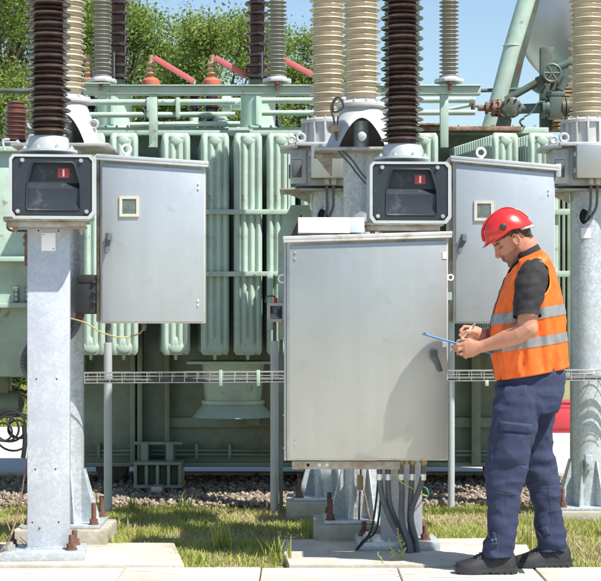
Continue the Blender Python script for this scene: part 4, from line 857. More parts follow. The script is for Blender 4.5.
m = MB(); m.cyl(P(275.5, 303, Ym + .02), P(275.5, 298, Ym + .02), .014); m.build('red_fitting', 'red', mon)
m = MB(); m.tube([P(275, 298, Ym + .02), P(273, 296, Ym), P(267, 297, Ym), P(265.5, 302, Ym + .1)], .006); m.build('cable', 'cable', mon)
YC = 10.08; tr = thing('cable_tray', P(300, 380, YC), 'horizontal galvanised wire mesh cable tray crossing behind the large steel cabinet', 'cable tray'); m = MB()
za, zb_ = Z(373.3, YC), Z(383.2, YC); xa, xb = X(66, YC), X(640, YC)
for z, y in ((za, YC), (Z(376.7, YC), YC), (zb_, YC), (za, YC + .15), (zb_, YC + .15), (zb_, YC + .075)): m.cyl((xa, y, z), (xb, y, z + .02), .0030, .0030, 6)
n = 46
for k in range(n):
    x = xa + (xb - xa) * (k + .5) / n; dz = .02 * (k + .5) / n; m.tube([(x, YC - .001, za + dz), (x, YC - .001, zb_ + dz), (x, YC + .151, zb_ + dz), (x, YC + .151, za + dz)], .0026, 6, 1)
m.build('wire_mesh', 'bolt', tr)
m = MB()
for k, (y, z) in enumerate(((YC + .04, .012), (YC + .07, .011), (YC + .10, .013))): m.tube([(xa + (xb - xa) * j / 12, y + .008 * math.sin(j * 2 + k), zb_ + z + .02 * j / 12 + .002 * math.sin(j * 1.7 + k)) for j in range(13)], .011, 8, 3)
each(m, 'power_cable', 'cable', tr)
m = MB()
for px in (219, 256.5, 485): m.box(X(px, YC), X(px + 3.5, YC), YC - .010, YC - .004, Z(386, YC), Z(370 if px < 400 else 380, YC), .002)
each(m, 'support_clip', 'green', tr)
# cable loops at far left, red container at far right
m = MB()
for k in range(6): m.torus(P(3 + k * 3.5, 432 - (k % 3) * 3, 11.0 + k * .03), .06 + .022 * (k % 4), .007, 'y', 28, 6, PI * 2)
m.tube([P(24, 425, 11.0), P(25, 440, 11.0), P(24, 452, 11.0), P(23, 458, 11.0)], .016); tag(m.build('cable_coil', 'black', org=P(10, 435, 11)), 'coils of black cable hanging at the left edge under the transformer', 'cable coil')
m = MB(); Yr = 13.5; m.box(-.18, .22, 0, .35, 0, .27, .015); m.box(-.19, .23, -.01, .36, .255, .275, .01); o = m.build('red_container', 'redbox', org=Vector((0, 0, 0))); o.location = (X(565, 17.5), 17.5, .0); o.scale = (1.2, 1.2, 1.25); tag(o, 'bright red container standing on the pale paving beyond the transformer', 'container')
m = MB(); m.box(-.165, .205, -.012, -.004, .05, .22, .01); m.build('front_panel', 'redbox', None).parent = o
# ------------------------------------------------------------------ the worker
YP = 7.95; K = YP / F
def pp(px, py, d=0.0): return Vector((X(px - 1.4, YP), YP + d, Z(py, YP)))
W = thing('person', (X(520, YP), YP, 0), 'worker in red hard hat, orange reflective vest and navy work trousers writing on a clipboard', 'person')
skin = mat('skin', (.45, .23, .145), .5, 0, .10, 22, .0006, 260, spec=.4, dirt=(.50, .21, .14), dscale=16, dthr=.55, dw=.3)
nt_ = skin.node_tree; b_ = nt_.nodes['Principled BSDF']; b_.inputs['Subsurface Weight'].default_value = .12; b_.inputs['Subsurface Radius'].default_value = (.01, .004, .002); b_.inputs['Subsurface Scale'].default_value = .6
at = nt_.nodes.new('ShaderNodeAttribute'); at.attribute_name = 'tone'; mx = nt_.nodes.new('ShaderNodeMix'); mx.data_type = 'RGBA'; mx.blend_type = 'MULTIPLY'; mx.inputs[0].default_value = 1
old = b_.inputs['Base Color'].links[0].from_socket; nt_.links.new(old, mx.inputs[6]); nt_.links.new(at.outputs['Color'], mx.inputs[7]); nt_.links.new(mx.outputs[2], b_.inputs['Base Color'])
EAR = pp(515.3, 240.5); TH = R(36); fw = Vector((-math.cos(TH), 0, -math.sin(TH))); uw = Vector((-math.sin(TH), 0, math.cos(TH))); sw = Vector((0, -1, 0))   # sw: his left, towards the camera
HS = .0098
def hp(f, s, u): return EAR + Vector((0, 0.0, 0)) + (fw * f + sw * s + uw * u) * HS
HR = Matrix((fw, sw, uw)).transposed()
body = MB()
# head
sl = [(-10.3, 8.3, 4.2, 1.6), (-9.6, 9.35, 2.0, 2.9), (-8.6, 9.7, 0.0, 3.9), (-7.2, 9.15, -2.6, 4.9), (-5.8, 9.6, -5.0, 5.6), (-4.4, 9.75, -6.5, 6.0), (-3, 9.6, -7.3, 6.4), (-1, 9.2, -8.3, 6.9), (1, 8.7, -9.1, 7.15), (2.2, 9.1, -9.4, 7.3), (3.2, 9.75, -9.6, 7.4), (5, 9.7, -9.7, 7.6), (8, 8.6, -9.2, 7.3), (10.6, 6.0, -7, 6.0), (12.2, 2.6, -4, 3.6), (12.8, 0.4, -2, 1.5)]
vs = []
for u, f1, f0, w_ in sl:
    row = []; c = (f1 + f0) / 2; a_ = (f1 - f0) / 2
    for k in range(40):
        t = 2 * PI * k / 40; ct, st = math.cos(t), math.sin(t); ex = .85
        ff = c + a_ * math.copysign(abs(ct) ** .92, ct); ss = w_ * math.copysign(abs(st) ** ex, st) * (1 - .16 * max(0, ct)); row.append(body.b.verts.new(hp(ff, ss, u)))
    vs.append(row)
body.skin(vs)
def hs(f, s, u, r): body.sph(hp(f, s, u), tuple(x * HS for x in (r if hasattr(r, '__len__') else (r, r, r))), 8, HR)
for f, u, r in ((9.3, 2.0, .85), (9.9, .9, .9), (10.6, -.3, .95), (11.3, -1.35, .95), (11.0, -2.0, .85)): hs(f, 0, u, r)
for s in (-1, 1):
    hs(10.2, s * 1.1, -2.05, (1.1, .8, .8)); hs(8.6, s * 3.3, 3.15, (1.0, 2.4, .62)); hs(7.85, s * 3.2, 1.55, (1.15, 1.3, 1.0))
hs(9.3, 0, -.6, (1.7, 1.25, 2.9)); hs(9.75, 0, -4.25, (.75, 2.3, .50)); hs(9.55, 0, -5.45, (.75, 2.0, .52)); hs(8.7, 0, -8.8, (1.15, 1.8, 1.15)); hs(9.1, 0, -3.3, (.9, 2.3, 1.2))
for s in (-1, 1):     # ears
    o = [(-.2 + 1.75 * math.cos(a) * .9 - .35 * math.sin(a), s * (7.5 + .55 * (math.cos(a) < 0) + .15), .1 + 2.9 * math.sin(a) * (1 if math.sin(a) > 0 else .95)) for a in [2 * PI * k / 20 for k in range(21)]]
    body.tube([hp(*p) for p in o], .42 * HS, 8, 1); hs(-.35, s * 7.6, 0, (1.45, .42, 2.5)); hs(-.9, s * 7.5, .2, (1.5, .6, 2.4)); hs(.9, s * 7.3, -.1, (.5, .6, .7)); hs(-.1, s * 7.5, -2.5, (.8, .5, .7))
# neck and trunk (under the clothes)
body.loft([(hp(-2.8, 0, -1), .060, .056), (hp(-3.2, 0, -5), .059, .056), (pp(529, 257), .064, .060), (pp(532, 270), .10, .12)], 24)
tor = [(372, 506, 558, .12), (350, 504, 556, .13), (320, 505, 554, .14), (295, 508, 550, .155), (278, 514, 546, .155), (264, 519, 541, .12), (258, 522, 538, .07)]
def tring(mb, px0, px1, py0, py1, hw, n=40, ex=.85):
    c = (pp(px0, py0) + pp(px1, py1)) / 2; u = (pp(px1, py1) - pp(px0, py0)) / 2; return [mb.b.verts.new(c + u * math.copysign(abs(math.cos(t)) ** ex, math.cos(t)) + Vector((0, hw * math.copysign(abs(math.sin(t)) ** ex, math.sin(t)), 0))) for t in [2 * PI * k / n for k in range(n)]]
body.skin([tring(body, a, b, y, y, h) for y, a, b, h in tor])
# near (left) arm
SH, EL_, WR = pp(530, 276, -.175), pp(523, 326, -.245), pp(481, 345, -.165)
body.loft([(pp(531, 266, -.14), .05, .05), (SH, .052, .050), (pp(526, 300, -.212), .047, .047), (pp(522.5, 316, -.235), .046, .048), (pp(521, 328, -.24), .046, .049), (pp(513, 333.5, -.232), .043, .048), (pp(503, 338, -.215), .037, .043), (pp(492, 342.2, -.190), .029, .034), (pp(483, 345, -.170), .024, .029), (pp(478, 346.5, -.160), .026, .029)], 24)
body.sph(pp(524, 328, -.243), (.041, .041, .048), 12)
# far (right) arm
body.loft([(pp(531, 268, .14), .05, .05), (pp(531, 280, .18), .055, .055), (pp(526, 325, .22), .048, .05), (pp(513, 330, .19), .045, .048), (pp(498, 333, .10), .034, .038), (pp(489, 334, .045), .026, .029), (pp(483, 334.5, .015), .026, .030)], 22)
def finger(pts, r0, r1):
    n = len(pts); body.loft([(p, r0 + (r1 - r0) * i / (n - 1), r0 + (r1 - r0) * i / (n - 1)) for i, p in enumerate(pts)], 12); body.sph(pts[-1], r1, 6); [body.sph(p, r0 * .98, 6) for p in pts[:-1]]
# left hand: palm outside the near edge of the board, fingers curl underneath, thumb on top
body.loft([(pp(480, 346, -.162), .024, .027), (pp(475, 346.8, -.158), .034, .024), (pp(469, 348, -.156), .042, .019), (pp(463.5, 349, -.152), .040, .015), (pp(461.5, 349.3, -.150), .034, .011)], 20, up=(0, 0, 1))
finger([pp(463, 343.0, -.150), pp(456.5, 344.8, -.146), pp(452.8, 346.5, -.128), pp(451.5, 346.8, -.108)], .0098, .0078)
finger([pp(463, 347.0, -.153), pp(457.2, 349.2, -.150), pp(454.0, 349.3, -.130), pp(453.8, 348.6, -.108)], .0100, .0080)
finger([pp(464.5, 351.3, -.153), pp(459.5, 353.6, -.149), pp(457.0, 352.8, -.128), pp(457.3, 350.8, -.108)], .0096, .0078)
finger([pp(467.5, 354.5, -.150), pp(464.3, 356.6, -.144), pp(462.6, 355.4, -.127), pp(462.6, 353.2, -.112)], .0086, .0070)
finger([pp(474, 343, -.148), pp(467.5, 340.0, -.142), pp(461.5, 339.8, -.128), pp(457, 341.0, -.116)], .0125, .0088)
# right hand: holds the pen above the board
body.loft([(pp(485, 334.3, .020), .025, .028), (pp(479.5, 333.6, .004), .032, .022), (pp(474.0, 332.6, -.006), .036, .018), (pp(470.0, 331.8, -.010), .032, .014)], 20, up=(0, 0, 1))
finger([pp(470.8, 327.2, -.012), pp(465.3, 326.6, -.020), pp(461.8, 330.2, -.028), pp(462.6, 334.2, -.032)], .0095, .0075)
finger([pp(470.2, 331.0, -.012), pp(464.2, 331.4, -.012), pp(461.5, 334.5, -.016), pp(463.3, 337.3, -.022)], .0095, .0075)
finger([pp(471.0, 334.5, -.006), pp(466.0, 336.0, .000), pp(464.5, 339.0, -.004), pp(467.5, 340.5, -.010)], .0090, .0072)
finger([pp(473.0, 337.5, .002), pp(469.0, 339.5, .006), pp(468.5, 341.8, .002), pp(471.5, 342.5, -.003)], .0082, .0066)
finger([pp(477, 333.0, -.024), pp(472.5, 331.5, -.042), pp(467.5, 331.6, -.046), pp(464.0, 333.6, -.040)], .0115, .0082)
# legs
def leg(d, pts): body.loft([(pp(a, b, d + e), r * (.82 if b < 545 else 1), r * (.82 if b < 545 else 1)) for a, b, r, e in pts], 18)
body.loft([(pp(531, 370), .060, .11), (pp(530, 392), .065, .115), (pp(528, 408), .05, .10)], 20)
leg(-.09, [(521, 385, .07, 0), (513, 430, .066, 0), (504, 475, .05, 0), (500, 500, .045, 0), (498, 535, .035, 0), (498, 553, .024, 0), (494, 561, .018, 0), (475, 565, .012, 0)])
leg(.09, [(538, 385, .07, 0), (540, 430, .064, 0), (544, 470, .05, 0), (550, 500, .045, 0), (557, 535, .035, 0), (559, 550, .024, 0), (556, 559, .018, 0), (540, 563, .012, 0)])
bo = body.build('body', skin, W); remesh(bo, .0026, 5, .55)
# face tones: stubble, lips, brows, eyes
me = bo.data; ca = me.color_attributes.new('tone', 'FLOAT_COLOR', 'POINT'); n = len(me.vertices); cd = np.empty(n * 3, 'f'); me.vertices.foreach_get('co', cd); cd = cd.reshape(-1, 3) + np.array(ORG[bo.name]) - np.array(EAR)
f_ = cd @ np.array(fw) / HS; s_ = cd @ np.array(sw) / HS; u_ = cd @ np.array(uw) / HS; col = np.ones((n, 4), 'f')
def sm(x, a, b): t = np.clip((x - a) / (b - a), 0, 1); return t * t * (3 - 2 * t)
def tone(mask, c): col[:, :3] = col[:, :3] * (1 - mask[:, None]) + col[:, :3] * np.array(c) * mask[:, None]
hd = (np.abs(s_) < 10) & (f_ < 13) & (u_ > -11.5) & (u_ < 14)
beard = sm(-u_, 2.4, 4.0) * sm(f_, -.5, 1.5) * hd * (f_ > -1.5); must = (sm(-u_, 2.3, 2.9) * (1 - sm(-u_, 3.7, 4.1)) * sm(f_, 8, 8.8)) * hd
side = sm(-u_, -1.0, 2.5) * (1 - sm(np.abs(f_ - 2.2), .8, 2.0)) * hd * (np.abs(s_) > 5)
tone(np.clip(beard, 0, 1) * .75, (.52, .50, .55)); tone(np.clip(must, 0, 1) * .75, (.34, .32, .34)); tone(np.clip(side, 0, 1) * .5, (.5, .45, .45))
chin = np.exp(-(((u_ + 7.6) / 1.7) ** 2)) * sm(f_, 6.8, 8.2) * hd; tone(chin * .6, (.35, .32, .34))
lips = np.exp(-(((u_ + 4.85) / .85) ** 2)) * (f_ > 9.1) * (np.abs(s_) < 2.5) * hd; tone(lips * .8, (.72, .42, .42))
brow = np.exp(-(((u_ - 3.35 - .05 * np.abs(s_)) / .42) ** 2)) * (np.abs(s_) > 1.1) * (np.abs(s_) < 5.2) * (f_ > 5.5) * hd; tone(brow * .92, (.12, .09, .08))
lid = np.exp(-(((u_ - 1.05) / .26) ** 2)) * (np.abs(s_) > 1.7) * (np.abs(s_) < 4.7) * (f_ > 5.8) * hd; tone(lid * .9, (.15, .10, .09))
sock = np.exp(-(((u_ - 1.9) / .9) ** 2)) * (np.abs(s_) > 1.5) * (np.abs(s_) < 4.8) * (f_ > 5.8) * hd; tone(sock * .3, (.6, .5, .5))
hl = ((u_ > 1.5 - .25 * (f_ + 2)) & (f_ < .2 + .35 * (u_)) & (np.abs(s_) < 7.9) | (u_ > 5.8) | ((f_ < -6.0) & (u_ > -4))) & hd; tone(hl * .9, (.12, .09, .08))
ca.data.foreach_set('color', col.ravel())
# hair: short shell at temple and nape
m = MB(); vs = []
for u, f1, f0, w_ in [(-4.2, -5.6, -8.0, 2.8), (-2.6, -3.6, -8.7, 5.0), (-.8, -2.6, -9.25, 6.3), (.8, -1.9, -9.8, 7.2), (2.2, -1, -10.1, 7.55), (3.2, 5.6, -10.3, 7.75), (4.4, 8.6, -10.4, 7.9), (6, 9.6, -10.3, 8.0), (8, 8.9, -9.6, 7.6), (10.6, 6.4, -7.4, 6.3), (12.6, 1.6, -3, 2.4)]:
    row = []
    for k in range(48):
        t = 2 * PI * k / 48; ct, st = math.cos(t), math.sin(t); c = (f1 + f0) / 2; a_ = (f1 - f0) / 2; row.append(m.b.verts.new(hp(c + a_ * math.copysign(abs(ct) ** .8, ct), w_ * math.copysign(abs(st) ** .7, st) * (1 - .10 * max(0, ct)), u)))
    vs.append(row)
m.skin(vs); hair = m.build('hair', mat('dark_hair', (.030, .022, .017), .6, 0, .4, 60, .002, 420, stretch=(1, 1, .35), dirt=(.09, .075, .065), dscale=40, dthr=.55), W); remesh(hair, .003, 3); displace(hair, lambda p: .0016 * noise.noise(p * 130))
m = MB()
for s in (-1, 1): pts = [hp(8.35 - abs(a) * .22 - .22 * b, s * (3.1 + a), 1.1 - .12 * a * a * .4) for a, b in ((-1.35, 0), (-.7, 0), (0, 0), (.7, .3), (1.35, 1.2))]; m.tube(pts, .0016, 6, 3)
each(m, 'eyelash', 'black', W)
# helmet
m = MB(); vs = []; NB = 96
def hrim(k): # lower edge in head coordinates
    t = 2 * PI * k / NB; ct, st = math.cos(t), math.sin(t); base = 5.0 + 1.9 * ct; return base - 1.2 * max(0, -ct) + .9 * math.exp(-((ct) / .25) ** 2)
def hdome(t, v, off=0.0):
    ct, st = math.cos(t), math.sin(t); a = v * PI / 2; A = 12.4 + (.6 if ct > 0 else 0) ; z0 = hrim(t / (2 * PI) * NB); top = 16.6 - .2 * 0
    rr = math.cos(a) ** .82; h = math.sin(a) ** 1.05; fo = -.7; return (fo + (A * (1.0 if ct > 0 else .93) + off) * ct * rr, (10.3 + off) * st * rr, z0 + (top + off - z0) * h)
for j in range(21):
    v = min(.999, j / 20); vs.append([m.b.verts.new(hp(*hdome(2 * PI * k / NB, v))) for k in range(NB)])
m.skin(vs, False); m.b.faces.new(vs[-1])
# small raised crown ridge
inner = [[m.b.verts.new(hp(*(lambda p: ((p[0] + .7) * .965 - .7, p[1] * .965, p[2] - .1 * 0 - (.35 if j else -.02)))(hdome(2 * PI * k / NB, j / 8 * .96))) ) for k in range(NB)] for j in range(9)]
m.skin(inner, False); m.b.faces.new(inner[-1][::-1]); m.skin([vs[0], inner[0]], False)
rim = []
for rr, dz in ((12.5, .0), (12.9, -.35), (12.6, -.75), (12.1, -.3)):
    rim.append([m.b.verts.new(hp(-.7 + (rr + (.6 if math.cos(t) > 0 else 0)) * (1 if math.cos(t) > 0 else .93) * math.cos(t), (rr - 2.1) * math.sin(t), hrim(k) + dz)) for k, t in ((k, 2 * PI * k / NB) for k in range(NB))])
rim.append(rim[0]); m.skin(rim, False)
# peak
pk = [[], [], [], []]
for k in range(33):
    t = R(-62 + 124 * k / 32); e = math.cos(t * PI / 2 / R(62)) ** .6; ct, st = math.cos(t), math.sin(t)
    for i, (dr, dz) in enumerate(((-.5, .3), (-.5, -.35), (2.4 * e + .05, -1.15), (2.5 * e + .05, -.80))): pk[i].append(m.b.verts.new(hp(-.7 + (12.9 + dr) * ct, (10.3 + dr) * st, hrim(t / (2 * PI) * NB) + dz * (1 if i < 2 else (.3 + .7 * e)))))
for i in range(4):
    a, b = pk[i], pk[(i + 1) % 4]
    for k in range(32): m.b.faces.new((a[k], a[k + 1], b[k + 1], b[k]))
# ridge on the crown
for s in (-2.1, 2.1):
    pts = [hp(*(lambda p: (p[0], s, p[2] + .02))(hdome(0 if v < 1 else PI, v if v < 1 else 2 - v))) for v in (.10, .24, .4, .55, .7, .85, .98, 1.12, 1.26, 1.4, 1.55, 1.7, 1.86)]
    m.tube(pts, .0026, 8, 3)
hel = m.build('helmet', mat('red_helmet', (.60, .022, .014), .26, 0, .05, 6, coat=.6, dirt=(.48, .03, .03), dscale=9, dthr=.62), W, sharp=50)
m = MB(); c = hdome(R(88), .16); m.sph(hp(c[0] + 1.9, c[1] - .05, c[2] + .3), (1.75 * HS, .55 * HS, 1.75 * HS), 12, HR); m.build('round_clip', 'black', hel)
m = MB()
for v in (.44, .52, .60, .68, .76): c = hdome(R(24 + (v - .44) * 60), v); c2 = hdome(R(24 + (v - .40) * 60), v + .045); m.tube([hp(*(x * 1.004 for x in c)), hp(*(x * 1.004 for x in c2))], .0022, 6, 1)
each(m, 'vent_slot', 'hole', hel)
m = MB(); m.loft([(hp(-5.0, 8.0, 2.9), .006, .012), (hp(-7.8, 7.2, 1.7), .007, .016), (hp(-10.1, 4.2, 1.0), .007, .018), (hp(-10.7, 0, .8), .007, .018), (hp(-10.1, -4.2, 1.0), .007, .018), (hp(-7.8, -7.2, 1.7), .007, .016), (hp(-5.0, -8.0, 2.9), .006, .012)], 10); m.build('harness_strap', mat('pale_strap', (.50, .50, .48), .5), hel)
# shirt (trunk + collar + sleeves)
def fold(p, s, a, seed=0.): return a * (noise.noise(Vector((p.x * s, p.y * s * .7, p.z * s * .8 + seed))) + .5 * noise.noise(Vector((p.x * s * 2.1, p.y * s * 2, p.z * s * 1.5 + seed + 9))))
m = MB(); m.skin([tring(m, a - 1.5, b + 1.5, y, y, h + .008) for y, a, b, h in [(366, 507, 556, .125)] + tor[1:-1]])
m.loft([(pp(532, 268), .085, .10), (pp(529, 259), .070, .066), (pp(526.5, 252.5), .064, .060)], 26)
m.loft([(pp(535, 268, -.10), .050, .05), (pp(532, 272, -.145), .070, .066), (pp(528.5, 279, -.182), .083, .074), (pp(525, 291, -.205), .081, .072), (pp(522.5, 303, -.222), .070, .066), (pp(521.8, 312, -.232), .063, .062), (pp(521.8, 315.5, -.236), .062, .061)], 28)
m.loft([(pp(535, 262, .10), .055, .06), (pp(529, 276, .18), .08, .075), (pp(524, 295, .205), .075, .070), (pp(523, 315, .22), .062, .061)], 24)
sh = m.build('shirt', mat('black_shirt', (.018, .018, .020), .85, 0, .25, 8, .0006, 500), W); remesh(sh, .004, 4); displace(sh, lambda p: fold(p, 16, .007) + fold(Vector((p.x - p.z * .8, p.y, p.z * 2.2)), 13, .005, 3.))
m = MB(); ringc = pp(521.8, 315.5, -.236)
m.loft([(pp(521.8, 313.2, -.234), .0665, .0655), (pp(521.8, 316.4, -.238), .0665, .0655)], 28, caps=False); m.loft([(pp(529.0, 256.5), .074, .070), (pp(526.2, 250.4), .070, .066), (pp(526.0, 250.8), .066, .062), (pp(528.6, 257), .068, .064)], 28, caps=False)
m.loft([(pp(519, 259.5, -.055), .010, .016), (pp(514, 264, -.050), .008, .014), (pp(512.5, 268, -.035), .005, .010)], 12)
each(m, 'rib_knit', mat('black_rib', (.022, .022, .024), .9, 0, .2, 30), sh)
# vest: a shell with armhole, built as a parametric surface
VR = [  # front px,py ; back px,py ; half width ; exponent
 (0.00, 496, 380, 569, 368, .172), (.12, 494, 364, 569, 353, .174), (.25, 491.5, 346, 568, 335, .178), (.40, 491.5, 326, 567, 315, .188), (.53, 495, 307, 564, 297, .196), (.66, 500.5, 290, 560.5, 280, .202), (.77, 506, 278, 556, 268, .206), (.86, 510.5, 269.5, 552.5, 260.5, .214), (.93, 514, 264, 549, 254, .190), (1.0, 516.5, 260, 545, 249, .105)]
def vest(t, ph, off=0.0):
    for a, b in zip(VR, VR[1:]):
        if t <= b[0] + 1e-9: break
    k = (t - a[0]) / (b[0] - a[0]); L_ = [x + (y - x) * k for x, y in zip(a[1:], b[1:])]; L_[0] += 1.6; L_[2] -= 2.6; L_[4] -= .008; f0, b0 = pp(L_[0], L_[1]), pp(L_[2], L_[3]); c = (f0 + b0) / 2; u = (f0 - b0) / 2; un = u.normalized(); ct, st = math.cos(ph), math.sin(ph); ex = .80
    hang = .007 * (1 - t) * math.sin(ph * 9 + 2.2 * math.sin(ph * 2 + t * 2)) + .005 * (1 - t) * math.sin(ph * 17 + t * 5)
    o = off + hang + .006 * noise.noise(Vector((ct * 1.6, st * 1.6, t * 5))) + .006 * noise.noise(Vector((ct * 4 + t * 3, st * 4, t * 6 + 4))) + .004 * noise.noise(Vector((ct * 9 + t * 4, st * 9 - t * 6, t * 12))) - .005 * abs(noise.noise(Vector((ct * 3.2 + t * 2, st * 5, t * 9 + ct * 3)))) ** .7
    return c + u * math.copysign(abs(ct) ** ex, ct) + un * ct * o + Vector((0, -(L_[4] + o) * math.copysign(abs(st) ** ex, st), 0))
def inhole(t, ph):   # oval armholes around each shoulder
    p = abs((ph + PI) % (2 * PI) - PI); c = PI * .50; return ((p - c) / .62) ** 2 + ((t - .715) / .165) ** 2 < 1 if True else False
m = MB(); NT, NP = 84, 220; grid = {}
ts = [i / NT for i in range(NT + 1)]
for i, t in enumerate(ts):
    for k in range(NP): grid[i, k] = m.b.verts.new(vest(t, 2 * PI * k / NP))
for i in range(NT):
    for k in range(NP):
        ph = 2 * PI * (k + .5) / NP; t = (i + .5) / NT
        if inhole(t, ph): continue
        p = abs((ph + PI) % (2 * PI) - PI)
        if t > .80 and p < (t - .80) * 2.6: continue      # front V neck
        m.b.faces.new((grid[i, k], grid[i, (k + 1) % NP], grid[i + 1, (k + 1) % NP], grid[i + 1, k]))
for v_ in [v for v in m.b.verts if not v.link_faces]: m.b.verts.remove(v_)
# soften the stepped cut edges
for _ in range(6):
    bd = [v for v in m.b.verts if any(len(e.link_faces) == 1 for e in v.link_edges)]; new = {}
    for v in bd:
        nb = [e.other_vert(v) for e in v.link_edges if len(e.link_faces) == 1]
        if len(nb) == 2: new[v] = v.co * .4 + (nb[0].co + nb[1].co) * .3
    for v, c in new.items(): v.co = c
vm = mat('orange_vest', (.92, .155, .016), .55, 0, .05, 5, .0003, 500, trans=.12)
ve = m.build('vest', vm, W, sharp=180); so_ = ve.modifiers.new('s', 'SOLIDIFY'); so_.thickness = .002; so_.offset = 0
for (t0, t1, lb) in ((.405, .480, 0), (.205, .275, 0)):
    m = MB(); NQ = 220; G = [[m.b.verts.new(vest(t0 + (t1 - t0) * i / 6, 2 * PI * k / NQ, .0040)) for k in range(NQ)] for i in range(7)]
    for i in range(6):
        for k in range(NQ):
            if not inhole(t0 + (t1 - t0) * (i + .5) / 6, 2 * PI * (k + .5) / NQ): m.b.faces.new((G[i][k], G[i][(k + 1) % NQ], G[i + 1][(k + 1) % NQ], G[i + 1][k]))
    m.build('reflective_band', M.get('band') or M.setdefault('band', mat('reflective_band', (.27, .28, .285), .4, .3, .12, 40, .0004, 300)), ve, sharp=180)
# armhole binding
m = MB()
for sgn in (1, -1):
    pts = []
    for k in range(49):
        a = 2 * PI * k / 48; t = .715 + .165 * math.sin(a); ph = sgn * (PI * .5 + .62 * math.cos(a)); pts.append(vest(min(1, t), ph, .002))
    m.tube(pts, .0035, 6, 1)
each(m, 'edge_binding', mat('yellow_orange_binding', (.85, .24, .03), .6), ve)
m = MB(); m.tube([vest(t_ / 24 * .78, .02, .004) for t_ in range(25)], .003, 6, 1); m.build('zip', 'dgrey', ve)
# trousers
def hr(mb, y, a, b, d, hw, n=36, sl_=0, ex=.88): return tring(mb, a, b, y, y - sl_, hw, n, ex) if False else [mb.b.verts.new(v) for v in ((pp(a, y) + pp(b, y - sl_)) / 2 + (pp(b, y - sl_) - pp(a, y)) / 2 * math.copysign(abs(math.cos(t)) ** ex, math.cos(t)) + Vector((0, d + hw * math.copysign(abs(math.sin(t)) ** ex, math.sin(t)), 0)) for t in [2 * PI * k / n for k in range(n)])]
m = MB(); m.skin([hr(m, y, a, b, d, h) for y, a, b, d, h in [(362, 499, 564, 0, .148), (375, 497, 567, 0, .160), (390, 495, 566, 0, .168), (403, 493.5, 564, 0, .166), (412, 497, 558, 0, .155)]])
m.skin([hr(m, y, a, b, d, h) for y, a, b, d, h in [(385, 495, 545, -.085, .080), (400, 493, 542, -.088, .092), (420, 490, 537, -.092, .092), (440, 486.5, 533, -.094, .089), (458, 484, 529, -.095, .084), (474, 483, 525.5, -.095, .080), (488, 484.5, 521.5, -.095, .078), (505, 485.5, 519, -.095, .075), (522, 484.5, 516.5, -.095, .072), (536, 482.5, 514.5, -.095, .070), (548, 480.5, 513, -.095, .070), (554, 480.5, 513, -.095, .069)]])
m.skin([hr(m, y, a, b, d, h) for y, a, b, d, h in [(385, 520, 566, .085, .082), (403, 518, 563, .088, .088), (425, 517, 558.5, .092, .085), (445, 520, 559, .095, .082), (462, 523.5, 561.5, .097, .079), (480, 528, 565, .100, .076), (498, 533, 567.5, .102, .073), (515, 537, 569.5, .104, .070), (532, 540, 571, .105, .068), (546, 541, 572, .106, .068), (555, 541, 572.5, .106, .067)]])
tm = mat('navy_trousers', (.017, .026, .068), .85, 0, .18, 7, .0009, 420, dirt=(.028, .039, .085), dscale=6, dthr=.52, dw=.3)
tr_ = m.build('trousers', tm, W); remesh(tr_, .0042, 5)
def tf(p):
    h = p.z; a = .011 * (abs(noise.noise(Vector((p.x * 6 + p.z * 5, p.y * 5, p.z * 11 - p.x * 4)))) ** .7) * -1 + .004 + fold(p, 6, .006, 1.) + fold(Vector((p.x + .5 * p.z, p.y, p.z * 2.6)), 8, .0065, 2.) + fold(p, 22, .002, 5.)
    near = p.y < YP; zk = .50; w1 = math.exp(-((h - zk) / .10) ** 2); w2 = math.exp(-((h - .16) / .11) ** 2); w3 = math.exp(-((h - .80) / .10) ** 2)
    a += (w1 * .7 + w2) * .008 * noise.noise(Vector((p.x * 5 + p.z * 4, p.y * 6, p.z * 24))) + w3 * .006 * noise.noise(Vector((p.x * 14 + p.z * 9, p.y * 9, p.z * 10)))
    return (a - .005) * (1 if h > .02 else .3)
displace(tr_, tf)
from mathutils.bvhtree import BVHTree
bmT = bmesh.new(); bmT.from_mesh(tr_.data); bmesh.ops.translate(bmT, verts=bmT.verts, vec=ORG[tr_.name]); bvh = BVHTree.FromBMesh(bmT); bmT.free()
def onleg(px, py, near=True, off=.0):
    o = pp(px, py, -.6 if near else .0); h = bvh.ray_cast(o, Vector((0, 1, 0))); return (h[0] if h[0] else pp(px, py, -.17)) + Vector((0, -off, 0))
def patch(name, outline, off, m_, parent, nx=14, nz=14, puff=.0):   # quad outline TL,TR,BR,BL in pixels, draped on the trousers
    m = MB(); TL, TR, BR, BL = outline; G = []
    for lay in (0, 1):
        g = []
        for j in range(nz + 1):
            row = []
            for i in range(nx + 1):
                s, t = i / nx, j / nz; x = (TL[0] * (1 - s) + TR[0] * s) * (1 - t) + (BL[0] * (1 - s) + BR[0] * s) * t; y = (TL[1] * (1 - s) + TR[1] * s) * (1 - t) + (BL[1] * (1 - s) + BR[1] * s) * t
                e = min(s, 1 - s, t, 1 - t); row.append(m.b.verts.new(onleg(x, y, True, (off * min(1, .35 + e * 6) + puff * math.sin(PI * s) * math.sin(PI * t) ** .6) if lay == 0 else -.004)))
            g.append(row)
        G.append(g)
    for g in G:
        for j in range(nz):
            for i in range(nx): m.b.faces.new((g[j][i], g[j][i + 1], g[j + 1][i + 1], g[j + 1][i]))
    def seam(a, b):
        for k in range(len(a) - 1): m.b.faces.new((a[k], a[k + 1], b[k + 1], b[k]))
    seam(G[0][0], G[1][0]); seam(G[0][-1], G[1][-1]); seam([r[0] for r in G[0]], [r[0] for r in G[1]]); seam([r[-1] for r in G[0]], [r[-1] for r in G[1]])
    return m.build(name, m_, parent)
